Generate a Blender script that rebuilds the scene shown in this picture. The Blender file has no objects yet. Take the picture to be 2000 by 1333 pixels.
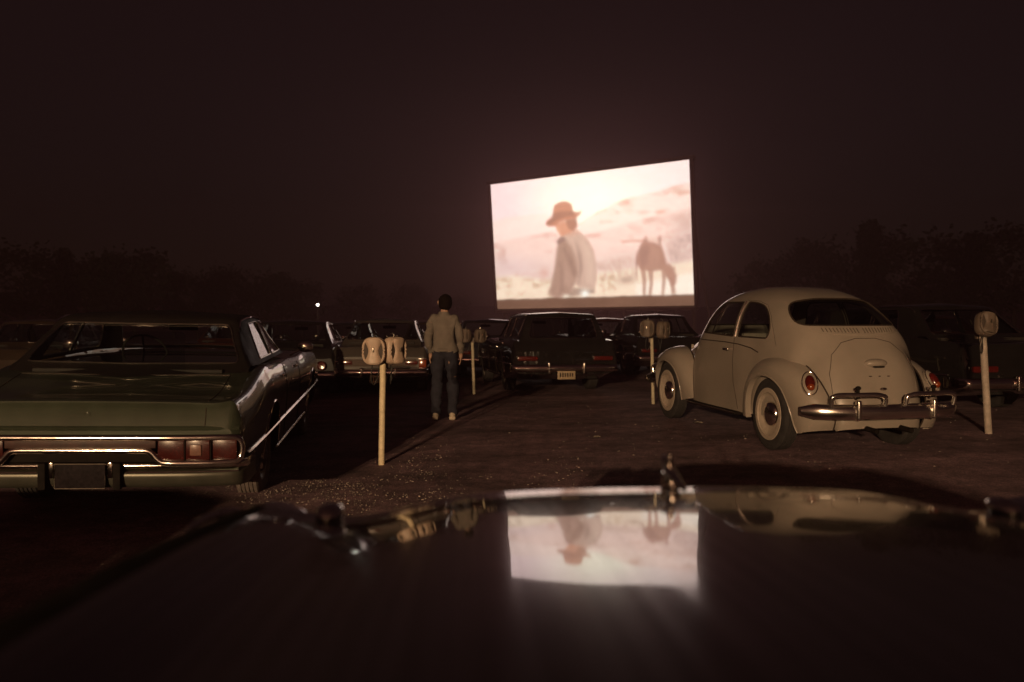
import bpy, bmesh, math, random
import numpy as np
from mathutils import Vector, Matrix
from mathutils.bvhtree import BVHTree
random.seed(7); rng = np.random.default_rng(11)
S = bpy.context.scene
COL = S.collection
R = math.radians
PI = math.pi

# ------------------------------------------------------------------ camera
CAM_H, PITCH, ROLL, FPX = 1.452, -0.0459, 0.0042, 1700.0
cam = bpy.data.cameras.new('camera'); cam_o = bpy.data.objects.new('camera', cam); COL.objects.link(cam_o)
cam.sensor_width = 36.0; cam.lens = 36.0 * FPX / 2000.0; cam.clip_start = 0.05; cam.clip_end = 2000
fw = Vector((0, math.cos(PITCH), math.sin(PITCH))); rt = Vector((1, 0, 0)); up = rt.cross(fw)
r2 = rt * math.cos(ROLL) + up * math.sin(ROLL); u2 = -rt * math.sin(ROLL) + up * math.cos(ROLL)
cam_o.matrix_world = Matrix(((r2.x, u2.x, -fw.x, 0), (r2.y, u2.y, -fw.y, 0), (r2.z, u2.z, -fw.z, CAM_H), (0, 0, 0, 1)))
cam.dof.use_dof = True; cam.dof.focus_distance = 8.0; cam.dof.aperture_fstop = 2.0
S.camera = cam_o

# ------------------------------------------------------------------ night sky
SUN_EL, SUN_AZ = R(10.0), R(11.2)       # light falls forward and to the right of the view
wd = bpy.data.worlds.new('World'); S.world = wd; wd.use_nodes = True
nt = wd.node_tree; nt.nodes.clear()
sky = nt.nodes.new('ShaderNodeTexSky'); sky.sky_type = 'NISHITA'; sky.sun_disc = False
sky.sun_elevation = SUN_EL; sky.sun_rotation = R(180) + SUN_AZ
hsv = nt.nodes.new('ShaderNodeMix'); hsv.data_type = 'RGBA'; hsv.inputs[0].default_value = 0.0006
hsv.inputs['A'].default_value = (0.0062, 0.0022, 0.0023, 1)    # town glow on low cloud
nt.links.new(sky.outputs[0], hsv.inputs['B'])
bg = nt.nodes.new('ShaderNodeBackground'); bg.inputs[1].default_value = 1.0
geo = nt.nodes.new('ShaderNodeTexCoord'); noi = nt.nodes.new('ShaderNodeTexNoise'); noi.inputs['Scale'].default_value = 1.7; noi.inputs['Detail'].default_value = 3
nt.links.new(geo.outputs['Generated'], noi.inputs['Vector'])
mr = nt.nodes.new('ShaderNodeMapRange'); mr.inputs['From Min'].default_value = .3; mr.inputs['From Max'].default_value = .7; mr.inputs['To Min'].default_value = .82; mr.inputs['To Max'].default_value = 1.12
nt.links.new(noi.outputs['Fac'], mr.inputs['Value'])
mul = nt.nodes.new('ShaderNodeVectorMath'); mul.operation = 'SCALE'
nt.links.new(hsv.outputs['Result'], mul.inputs[0]); nt.links.new(mr.outputs['Result'], mul.inputs['Scale'])
nt.links.new(mul.outputs[0], bg.inputs[0])
wo = nt.nodes.new('ShaderNodeOutputWorld'); nt.links.new(bg.outputs[0], wo.inputs[0])

sun = bpy.data.lights.new('sun', 'SUN'); sun_o = bpy.data.objects.new('sun', sun); COL.objects.link(sun_o)
sun.energy = 0.06; sun.color = (1.0, 0.66, 0.36); sun.angle = R(0.9)
sdir = Vector((math.sin(SUN_AZ) * math.cos(SUN_EL), math.cos(SUN_AZ) * math.cos(SUN_EL), -math.sin(SUN_EL)))
sun_o.rotation_euler = sdir.to_track_quat('-Z', 'Y').to_euler()

vs = S.view_settings; vs.view_transform = 'Standard'; vs.look = 'None'; vs.exposure = 0; vs.gamma = 1; vs.use_curve_mapping = False
S.cycles.use_denoising = True
S.cycles.max_bounces = 6; S.cycles.diffuse_bounces = 2; S.cycles.glossy_bounces = 4; S.cycles.transparent_max_bounces = 16
S.cycles.transmission_bounces = 4; S.cycles.volume_bounces = 0
S.cycles.caustics_reflective = False; S.cycles.caustics_refractive = False
S.cycles.sample_clamp_indirect = 3.0

# ------------------------------------------------------------------ materials
MATS = {}
def nodes_of(name):
    m = bpy.data.materials.new(name); m.use_nodes = True
    t = m.node_tree; b = t.nodes['Principled BSDF']; MATS[name] = m
    return m, t, b
def pmat(name, col, rough=.5, metal=0., spec=.5, coat=0., coat_rough=.03, vary=.12, scale=14., bump=0., bscale=120., rvary=0., ior=1.5, col2=None):
    m, t, b = nodes_of(name); N = t.nodes; L = t.links
    b.inputs['Roughness'].default_value = rough; b.inputs['Metallic'].default_value = metal
    b.inputs['Specular IOR Level'].default_value = spec; b.inputs['IOR'].default_value = ior
    b.inputs['Coat Weight'].default_value = coat; b.inputs['Coat Roughness'].default_value = coat_rough
    tc = N.new('ShaderNodeTexCoord'); no = N.new('ShaderNodeTexNoise'); no.inputs['Scale'].default_value = scale; no.inputs['Detail'].default_value = 6
    no.inputs['Roughness'].default_value = .62
    L.new(tc.outputs['Object'], no.inputs['Vector'])
    rp = N.new('ShaderNodeValToRGB'); rp.color_ramp.elements[0].position = .3; rp.color_ramp.elements[1].position = .72
    c2 = col2 or tuple(min(1, c * (1 + vary)) for c in col)
    rp.color_ramp.elements[0].color = (*[c * (1 - vary) for c in col], 1); rp.color_ramp.elements[1].color = (*c2, 1)
    L.new(no.outputs['Fac'], rp.inputs['Fac']); L.new(rp.outputs['Color'], b.inputs['Base Color'])
    if rvary:
        mp = N.new('ShaderNodeMapRange'); mp.inputs['To Min'].default_value = max(0, rough - rvary); mp.inputs['To Max'].default_value = rough + rvary
        mp.inputs['From Min'].default_value = .3; mp.inputs['From Max'].default_value = .7
        L.new(no.outputs['Fac'], mp.inputs['Value']); L.new(mp.outputs['Result'], b.inputs['Roughness'])
    if bump:
        n2 = N.new('ShaderNodeTexNoise'); n2.inputs['Scale'].default_value = bscale; n2.inputs['Detail'].default_value = 5
        L.new(tc.outputs['Object'], n2.inputs['Vector'])
        bp = N.new('ShaderNodeBump'); bp.inputs['Strength'].default_value = bump; bp.inputs['Distance'].default_value = .01
        L.new(n2.outputs['Fac'], bp.inputs['Height']); L.new(bp.outputs['Normal'], b.inputs['Normal'])
    return m
def glass_mat(name, tint=(.75, .8, .78), rough=.01):
    m, t, b = nodes_of(name); N = t.nodes; L = t.links; N.remove(b)
    g = N.new('ShaderNodeNewGeometry'); d = N.new('ShaderNodeVectorMath'); d.operation = 'DOT_PRODUCT'
    L.new(g.outputs['Normal'], d.inputs[0]); L.new(g.outputs['Incoming'], d.inputs[1])
    def mth(op, a, bb=None):
        n = N.new('ShaderNodeMath'); n.operation = op
        for i, v in enumerate((a, bb)):
            if v is None: continue
            if isinstance(v, (int, float)): n.inputs[i].default_value = v
            else: L.new(v, n.inputs[i])
        return n.outputs[0]
    a = mth('ABSOLUTE', d.outputs['Value']); k = mth('POWER', mth('SUBTRACT', 1.0, a), 5.0)
    fac = mth('ADD', mth('MULTIPLY', k, .92), .06)
    tr = N.new('ShaderNodeBsdfTransparent'); tr.inputs[0].default_value = (*tint, 1)
    gl = N.new('ShaderNodeBsdfGlossy'); gl.inputs['Roughness'].default_value = rough
    mx = N.new('ShaderNodeMixShader'); L.new(fac, mx.inputs[0]); L.new(tr.outputs[0], mx.inputs[1]); L.new(gl.outputs[0], mx.inputs[2])
    L.new(mx.outputs[0], N['Material Output'].inputs['Surface'])
    return m
def emit_mat(name, col, strength):
    m, t, b = nodes_of(name); b.inputs['Base Color'].default_value = (.8, .8, .8, 1)
    b.inputs['Emission Color'].default_value = (*col, 1); b.inputs['Emission Strength'].default_value = strength
    return m
pmat('bumper_chrome', (.92, .87, .80), .20, 1., vary=.06, scale=9., rvary=.03)
pmat('chrome_glint', (.85, .80, .74), .055, 1., vary=.06, scale=9.)
pmat('valance_grey', (.075, .072, .056), .38, .5, .4, vary=.2, scale=6.)
pmat('fury_lens', (.040, .005, .004), .22, 0, .4, .5, .05, vary=.3, scale=60.)
pmat('green_paint', (.036, .042, .028), .28, .08, .2, 1., .015, vary=.25, scale=3., ior=1.6)
pmat('vinyl_black', (.013, .010, .010), .5, 0, .15, bump=.25, bscale=260., rvary=.08)
pmat('beetle_paint', (.27, .228, .192), .34, 0, .4, 1., .03, vary=.14, scale=1.8, rvary=.06)
pmat('chrome', (.85, .80, .74), .13, 1., vary=.06, scale=9., rvary=.03)
pmat('trim_bright', (.62, .56, .48), .26, 1., vary=.1, scale=9.)
pmat('chrome_worn', (.62, .57, .52), .11, 1., vary=.10, scale=9., rvary=.03)
pmat('rubber', (.018, .016, .015), .75, 0, .1, vary=.3, scale=30., bump=.2, bscale=300.)
pmat('tyre', (.030, .027, .026), .8, 0, .25, vary=.3, scale=22., bump=.2, bscale=180.)
pmat('tyre_pale', (.13, .105, .095), .85, 0, .2, vary=.3, scale=22., bump=.2, bscale=180.)
pmat('whitewall', (.33, .27, .22), .7, 0, .3, vary=.18, scale=20.)
pmat('rim_paint', (.22, .19, .16), .45, 0, .5, vary=.15)
pmat('red_lens', (.075, .007, .005), .18, 0, .6, 1., .03, vary=.2, scale=60.)
pmat('amber_lens', (.20, .035, .008), .2, 0, .6, 1., .03, vary=.2, scale=60.)
pmat('reverse_lens', (.15, .075, .055), .3, 0, .3, .4, .05, vary=.3, scale=90.)
pmat('white_lens', (.42, .34, .24), .25, 0, .6, 1., .03, vary=.2, scale=90.)
pmat('dark_trim', (.010, .008, .007), .75, 0, .06, vary=.3)
pmat('interior', (.022, .018, .016), .7, 0, .3, vary=.3, scale=8., bump=.15)
pmat('seat_vinyl', (.035, .026, .022), .5, 0, .4, vary=.25, scale=10., bump=.15)
pmat('gap', (.030, .021, .016), .8, 0, .2, vary=.1)
pmat('plate_dark', (.012, .009, .010), .6, 0, .05, vary=.6, scale=40.)
pmat('plate_tan', (.33, .25, .16), .5, 0, .4, vary=.35, scale=38.)
pmat('plate_edge', (.30, .25, .21), .4, .6, .4, vary=.2)
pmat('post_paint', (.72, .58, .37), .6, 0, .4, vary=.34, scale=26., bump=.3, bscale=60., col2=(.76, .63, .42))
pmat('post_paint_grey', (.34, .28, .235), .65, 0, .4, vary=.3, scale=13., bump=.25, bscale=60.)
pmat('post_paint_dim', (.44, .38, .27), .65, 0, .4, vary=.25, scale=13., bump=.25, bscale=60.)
pmat('speaker_metal', (.42, .31, .235), .5, .0, .5, vary=.06, scale=9., rvary=.08)
pmat('speaker_dark', (.11, .080, .062), .6, .0, .4, vary=.2, scale=9.)
pmat('steel', (.42, .38, .32), .3, 1., vary=.2)
pmat('cord', (.02, .018, .016), .6, 0, .4)
glass_mat('glass'); glass_mat('glass_dark', (.42, .44, .44))

# ------------------------------------------------------------------ mesh helpers
def mesh_obj(name, V, F, mat, parent=None, smooth=True, sharp=38, weld=False):
    me = bpy.data.meshes.new(name)
    me.from_pydata([tuple(v) for v in V], [], [tuple(f) for f in F]); 
    if weld:
        bm = bmesh.new(); bm.from_mesh(me); bmesh.ops.remove_doubles(bm, verts=bm.verts, dist=2e-5)
        bmesh.ops.dissolve_degenerate(bm, edges=bm.edges, dist=1e-6); bm.to_mesh(me); bm.free()
    me.validate(); me.update()
    if smooth:
        me.polygons.foreach_set('use_smooth', [True] * len(me.polygons))
        if sharp: me.set_sharp_from_angle(angle=R(sharp))
    me.materials.append(MATS[mat] if isinstance(mat, str) else mat)
    o = bpy.data.objects.new(name, me); COL.objects.link(o)
    if parent: o.parent = parent
    return o
def tag(o, label=None, cat=None, group=None, kind=None):
    if label: o['label'] = label
    if cat: o['category'] = cat
    if group: o['group'] = group
    if kind: o['kind'] = kind
    return o
def thing(name, label, cat, loc, rot=(0, 0, 0), group=None):
    o = bpy.data.objects.new(name, None); o.empty_display_size = .2; COL.objects.link(o)
    o.location = loc; o.rotation_euler = rot
    return tag(o, label, cat, group)
class MB:
    def __init__(s): s.V = []; s.F = []
    def add(s, VF, off=(0, 0, 0)):
        n = len(s.V); s.V += [(v[0] + off[0], v[1] + off[1], v[2] + off[2]) for v in VF[0]]
        s.F += [tuple(i + n for i in f) for f in VF[1]]; return s
    def obj(s, name, mat, parent=None, **k): return mesh_obj(name, s.V, s.F, mat, parent, **k)
def xf(VF, M): return [tuple(M @ Vector(v)) for v in VF[0]], VF[1]
def rbox(cx, cy, cz, sx, sy, sz, bev=.01, seg=2):
    bm = bmesh.new(); bmesh.ops.create_cube(bm, size=1)
    for v in bm.verts: v.co = Vector((v.co.x * sx, v.co.y * sy, v.co.z * sz))
    if bev: bmesh.ops.bevel(bm, geom=bm.edges[:], offset=min(bev, .49 * min(sx, sy, sz)), segments=seg, profile=.6, affect='EDGES')
    bm.verts.index_update()
    V = [(v.co.x + cx, v.co.y + cy, v.co.z + cz) for v in bm.verts]; F = [[v.index for v in f.verts] for f in bm.faces]; bm.free()
    return V, F
def lathe(prof, n=32, axis='y', c=(0, 0, 0), close=False):
    V = []; F = []; m = len(prof)
    for i in range(n):
        a = 2 * PI * i / n; ca, sa = math.cos(a), math.sin(a)
        for r, h in prof:
            if axis == 'y': p = (r * ca, h, r * sa)
            elif axis == 'z': p = (r * ca, r * sa, h)
            else: p = (h, r * ca, r * sa)
            V.append((p[0] + c[0], p[1] + c[1], p[2] + c[2]))
    for i in range(n):
        j = (i + 1) % n
        for k in range(m if close else m - 1):
            k2 = (k + 1) % m
            F.append((i * m + k, i * m + k2, j * m + k2, j * m + k))
    return V, F
def tube(path, r, n=8, closed=False, flat=1.0, caps=True, upv=(0, 0, 1)):
    P = [Vector(p) for p in path]; m = len(P); V = []; F = []
    rr = r if hasattr(r, '__len__') else [r] * m
    tot = (P[-1] - P[0]); tot = tot.normalized() if tot.length > 1e-6 and not closed else Vector((0, 0, 0))
    if abs(tot.dot(Vector(upv))) > .8: upv = (1, 0, 0) if abs(tot.x) < .6 else (0, 1, 0)
    for i, p in enumerate(P):
        a = P[(i - 1) % m] if (closed or i) else p; b = P[(i + 1) % m] if (closed or i < m - 1) else p
        t = (b - a).normalized() if (b - a).length > 1e-9 else Vector((1, 0, 0))
        u = Vector(upv); s = t.cross(u)
        if s.length < 1e-3: s = t.cross(Vector((0, 1, 0)))
        s.normalize(); w = s.cross(t).normalized()
        for k in range(n):
            an = 2 * PI * k / n
            V.append(tuple(p + s * (math.cos(an) * rr[i] * flat) + w * (math.sin(an) * rr[i])))
    for i in range(m if closed else m - 1):
        j = (i + 1) % m
        for k in range(n):
            F.append((i * n + k, i * n + (k + 1) % n, j * n + (k + 1) % n, j * n + k))
    if not closed and caps:
        F.append(tuple(range(n - 1, -1, -1))); F.append(tuple((m - 1) * n + k for k in range(n)))
    return V, F
def ellipsoid(c, r, n=16, m=10):
    V = []; F = []
    for j in range(m + 1):
        t = PI * j / m
        for i in range(n):
            a = 2 * PI * i / n
            V.append((c[0] + r[0] * math.sin(t) * math.cos(a), c[1] + r[1] * math.sin(t) * math.sin(a), c[2] + r[2] * math.cos(t)))
    for j in range(m):
        for i in range(n):
            F.append((j * n + i, (j + 1) * n + i, (j + 1) * n + (i + 1) % n, j * n + (i + 1) % n))
    return V, F
def crom(pts, k):
    P = np.array(pts, float); n = len(P); out = []
    for i in range(n - 1):
        p0 = P[i - 1] if i else 2 * P[0] - P[1]; p1 = P[i]; p2 = P[i + 1]; p3 = P[i + 2] if i < n - 2 else 2 * P[-1] - P[-2]
        for j in range(k):
            t = j / k
            out.append(.5 * (2 * p1 + (p2 - p0) * t + (2 * p0 - 5 * p1 + 4 * p2 - p3) * t * t + (3 * p1 - p0 - 3 * p2 + p3) * t ** 3))
    out.append(P[-1]); return np.array(out)
def grid_faces(nr, nc, base=0, closed=False):
    F = []
    for i in range(nr - 1):
        for j in range(nc - 1 if not closed else nc):
            k = (j + 1) % nc
            F.append((base + i * nc + j, base + i * nc + k, base + (i + 1) * nc + k, base + (i + 1) * nc + j))
    return F
def mirror_rows(rows):
    """rows run centre -> left (+y); returns the full width grid"""
    out = []
    for r in rows: out.append([(p[0], -p[1], p[2]) for p in r[:0:-1]] + [tuple(p) for p in r])
    return [p for r in out for p in r], grid_faces(len(out), len(out[0]))
def clip_window(V, F, poly, proj, ok):
    """cut the convex outline poly (2D) out of a mesh seen through proj; returns outside VF, inside VF"""
    area = sum(poly[i][0] * poly[(i + 1) % len(poly)][1] - poly[(i + 1) % len(poly)][0] * poly[i][1] for i in range(len(poly)))
    if area < 0: poly = poly[::-1]
    E = []
    for i in range(len(poly)):
        (x0, y0), (x1, y1) = poly[i], poly[(i + 1) % len(poly)]; E.append((-(y1 - y0), (x1 - x0), (y1 - y0) * x0 - (x1 - x0) * y0))
    xs = [p[0] for p in poly]; ys = [p[1] for p in poly]; bb = (min(xs), max(xs), min(ys), max(ys))
    oV, oF, iV, iF = [], [], [], []
    def emit(V_, F_, pl): n = len(V_); V_ += pl; F_.append(tuple(range(n, n + len(pl))))
    for f in F:
        pl = [tuple(V[i]) for i in f]; q = [proj(p) for p in pl]
        if not ok(pl) or max(a[0] for a in q) < bb[0] or min(a[0] for a in q) > bb[1] or max(a[1] for a in q) < bb[2] or min(a[1] for a in q) > bb[3]:
            emit(oV, oF, pl); continue
        outs = []; cur = pl
        for (a, b, c) in E:
            d = [a * proj(p)[0] + b * proj(p)[1] + c for p in cur]; ins, out = [], []
            for i in range(len(cur)):
                j = (i + 1) % len(cur)
                (ins if d[i] >= 0 else out).append(cur[i])
                if (d[i] >= 0) != (d[j] >= 0):
                    t = d[i] / (d[i] - d[j]); x = tuple(cur[i][k] + (cur[j][k] - cur[i][k]) * t for k in range(3)); ins.append(x); out.append(x)
            if len(out) > 2: outs.append(out)
            cur = ins
            if len(cur) < 3: break
        if len(cur) < 3: emit(oV, oF, pl)
        else:
            for o in outs: emit(oV, oF, o)
            emit(iV, iF, cur)
    return (oV, oF), (iV, iF)
def round_poly(pts, r, k=4):
    out = []; n = len(pts)
    for i in range(n):
        p = Vector(pts[i]); a = Vector(pts[i - 1]); b = Vector(pts[(i + 1) % n]); rr = r[i] if hasattr(r, '__len__') else r
        u = (a - p); v = (b - p); rr = min(rr, u.length * .48, v.length * .48); p0 = p + u.normalized() * rr; p1 = p + v.normalized() * rr
        for j in range(k + 1):
            t = j / k; q = p0 * (1 - t) ** 2 + p * 2 * t * (1 - t) + p1 * t * t; out.append((q.x, q.y))
    return out
def resample(pts, step, closed=True):
    P = [Vector(p) for p in pts]; out = []; n = len(P)
    for i in range(n if closed else n - 1):
        a, b = P[i], P[(i + 1) % n]; k = max(1, int((b - a).length / step))
        out += [a.lerp(b, j / k) for j in range(k)]
    if not closed: out.append(P[-1])
    return out
SIDE = {'L': (lambda p: (p[0], p[2]), lambda a, b: (Vector((a, 4, b)), Vector((0, -1, 0)))),
        'R': (lambda p: (p[0], p[2]), lambda a, b: (Vector((a, -4, b)), Vector((0, 1, 0)))),
        'B': (lambda p: (p[1], p[2]), lambda a, b: (Vector((-6, a, b)), Vector((1, 0, 0)))),
        'F': (lambda p: (p[1], p[2]), lambda a, b: (Vector((8, a, b)), Vector((-1, 0, 0)))),
        'T': (lambda p: (p[0], p[1]), lambda a, b: (Vector((a, b, 5)), Vector((0, 0, -1))))}
def on_surf(bvh, pts, side, lift=0.0):
    out = []
    for a, b in pts:
        o, d = SIDE[side][1](a, b); h = bvh.ray_cast(o, d)
        if h[0] is not None: 
            n = h[1]; n = n if n.dot(d) < 0 else -n
            out.append(tuple(h[0] + n * lift))
    return out
def push_in(VF, d):
    """offset a patch against its normals (towards the car's inside)"""
    me = bpy.data.meshes.new('t'); me.from_pydata(VF[0], [], VF[1]); bm = bmesh.new(); bm.from_mesh(me); bmesh.ops.remove_doubles(bm, verts=bm.verts, dist=2e-5); bm.normal_update()
    c = sum((v.co for v in bm.verts), Vector()) / max(1, len(bm.verts)); inn = Vector((1.0, 0, .8))
    bm.verts.index_update()
    V = []
    for v in bm.verts:
        n = v.normal if v.normal.dot(c - inn) > 0 else -v.normal
        V.append(tuple(v.co - n * d))
    F = [[v.index for v in f.verts] for f in bm.faces]; bm.free(); bpy.data.meshes.remove(me); return V, F

def gz(x, y):
    """height of the lot: crossfall to the left, falling away towards the screen"""
    z = .125 * math.tanh(x / 4.0)
    t = y - 10.5
    z -= .033 * (math.log1p(math.exp(t)) if t < 30 else t) if y < 110 else .033 * 99.5
    return z
def px_ray(u, v):
    d = fw + r2 * ((u - 1000) / FPX) - u2 * ((v - 666.5) / FPX); return d
def at_depth(u, v, Y):
    d = px_ray(u, v); t = Y / d.y; return Vector((d.x * t, Y, CAM_H + d.z * t))
def on_ground(u, v):
    d = px_ray(u, v); t = .2
    for i in range(4000):
        p = Vector((0, 0, CAM_H)) + d * t
        if p.z < gz(p.x, p.y): return p
        t *= 1.003
    return p
# ------------------------------------------------------------------ ground
def asphalt():
    m, t, b = nodes_of('asphalt'); N = t.nodes; L = t.links
    tc = N.new('ShaderNodeTexCoord')
    def noise(sc, det=6, rough=.6, dim=None):
        n = N.new('ShaderNodeTexNoise'); n.inputs['Scale'].default_value = sc; n.inputs['Detail'].default_value = det; n.inputs['Roughness'].default_value = rough
        L.new(tc.outputs['Object'], n.inputs['Vector']); return n
    n1 = noise(.42, 5); n2 = noise(7., 9, .75); n3 = noise(70., 4, .75)
    mp = N.new('ShaderNodeMapping'); mp.inputs['Scale'].default_value = (.8, 1.5, 1); L.new(tc.outputs['Object'], mp.inputs['Vector'])
    n4 = N.new('ShaderNodeTexNoise'); n4.inputs['Scale'].default_value = 1.6; n4.inputs['Detail'].default_value = 7; L.new(mp.outputs[0], n4.inputs['Vector'])
    r1 = N.new('ShaderNodeValToRGB'); e = r1.color_ramp.elements; e[0].position = .36; e[0].color = (.095, .061, .074, 1); e[1].position = .66; e[1].color = (.34, .22, .275, 1)
    mix = N.new('ShaderNodeMath'); mix.operation = 'ADD'; L.new(n1.outputs['Fac'], mix.inputs[0]); L.new(n4.outputs['Fac'], mix.inputs[1])
    h = N.new('ShaderNodeMath'); h.operation = 'MULTIPLY'; h.inputs[1].default_value = .5; L.new(mix.outputs[0], h.inputs[0])
    L.new(h.outputs[0], r1.inputs['Fac'])
    r2_ = N.new('ShaderNodeValToRGB'); e = r2_.color_ramp.elements; e[0].position = .3; e[0].color = (.30, .30, .30, 1); e[1].position = .70; e[1].color = (1.25, 1.2, 1.15, 1)
    L.new(n2.outputs['Fac'], r2_.inputs['Fac'])
    r3 = N.new('ShaderNodeValToRGB'); e = r3.color_ramp.elements; e[0].position = .35; e[0].color = (.35, .35, .35, 1); e[1].position = .74; e[1].color = (2.1, 2.0, 1.85, 1)
    L.new(n3.outputs['Fac'], r3.inputs['Fac'])
    a = N.new('ShaderNodeMix'); a.data_type = 'RGBA'; a.blend_type = 'MULTIPLY'; a.inputs[0].default_value = 1; L.new(r1.outputs[0], a.inputs['A']); L.new(r2_.outputs[0], a.inputs['B'])
    c = N.new('ShaderNodeMix'); c.data_type = 'RGBA'; c.blend_type = 'MULTIPLY'; c.inputs[0].default_value = 1; L.new(a.outputs['Result'], c.inputs['A']); L.new(r3.outputs[0], c.inputs['B'])
    L.new(c.outputs['Result'], b.inputs['Base Color']); b.inputs['Roughness'].default_value = .78; b.inputs['Specular IOR Level'].default_value = .35
    bp = N.new('ShaderNodeBump'); bp.inputs['Strength'].default_value = .8; bp.inputs['Distance'].default_value = .008; L.new(n3.outputs['Fac'], bp.inputs['Height'])
    bp2 = N.new('ShaderNodeBump'); bp2.inputs['Strength'].default_value = .35; bp2.inputs['Distance'].default_value = .025; L.new(n2.outputs['Fac'], bp2.inputs['Height']); L.new(bp.outputs[0], bp2.inputs['Normal'])
    L.new(bp2.outputs[0], b.inputs['Normal'])
asphalt()
def vnoise(x, y, seed=0):
    xi, yi = math.floor(x), math.floor(y); fx, fy = x - xi, y - yi; fx = fx * fx * (3 - 2 * fx); fy = fy * fy * (3 - 2 * fy)
    def h(i, j):
        n = math.sin(i * 127.1 + j * 311.7 + seed * 74.7) * 43758.5453; return n - math.floor(n)
    return (h(xi, yi) * (1 - fx) + h(xi + 1, yi) * fx) * (1 - fy) + (h(xi, yi + 1) * (1 - fx) + h(xi + 1, yi + 1) * fx) * fy
def gnoise(x, y): return .030 * (vnoise(x * .5, y * .5, 3) - .5) + .016 * (vnoise(x * 1.7, y * 1.7, 5) - .5) + .007 * (vnoise(x * 5, y * 5, 8) - .5)
xs = [-600, -300, -150, -80, -50, -35, -25, -19] + [i * .25 for i in range(-60, 61)] + [19, 25, 35, 50, 80, 150, 300, 600]
ys = [-300, -120, -60, -30, -15, -8, -4] + [i * .25 for i in range(-8, 101)] + [27, 30, 34, 40, 48, 58, 70, 85, 100, 110, 130, 170, 250, 400, 800]
V = []; 
for y in ys:
    for x in xs:
        k = max(0, 1 - max(0, (abs(x) - 14) / 3)) * max(0, 1 - max(0, (y - 24) / 3)) * (1 if y > -2.1 else 0)
        V.append((x, y, gz(x, y) + (gnoise(x, y) - .012) * k))
tag(mesh_obj('ground', V, grid_faces(len(ys), len(xs)), 'asphalt', sharp=0), kind='structure')

# loose gravel catching the low light
pmat('gravel_stone', (.22, .17, .15), .7, 0, .5, vary=.6, scale=3., col2=(.55, .45, .38))
gm = MB()
oct_v = [(1, 0, 0), (0, 1, 0), (-1, 0, 0), (0, -1, 0), (0, 0, .8), (0, 0, -.6)]; oct_f = [(0, 1, 4), (1, 2, 4), (2, 3, 4), (3, 0, 4), (1, 0, 5), (2, 1, 5), (3, 2, 5), (0, 3, 5)]
for i in range(12000):
    if i < 6500: x, y = random.gauss(-1.2, .9), random.gauss(6.9, .8)
    else: x, y = random.uniform(-6, 6.5), 4.0 + 10 * random.random() ** 1.3
    if y < 3.2: continue
    if vnoise(x * 1.3, y * 1.3, 21) + .4 * vnoise(x * 4, y * 4, 22) < .50 + .25 * random.random(): continue
    s = .002 + .007 * random.random() ** 4; an = random.random() * 6.28; ca, sa = math.cos(an), math.sin(an)
    sx, sy = s * random.uniform(.8, 1.7), s * random.uniform(.7, 1.2); z = gz(x, y) + gnoise(x, y) - .012 + s * .25
    gm.add(([(x + ca * v[0] * sx - sa * v[1] * sy, y + sa * v[0] * sx + ca * v[1] * sy, z + v[2] * s * random.uniform(.6, 1.1)) for v in oct_v], oct_f))
tag(gm.obj('gravel', 'gravel_stone', smooth=False), 'loose pale gravel scattered over the dark lot', 'gravel', kind='stuff')

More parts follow.
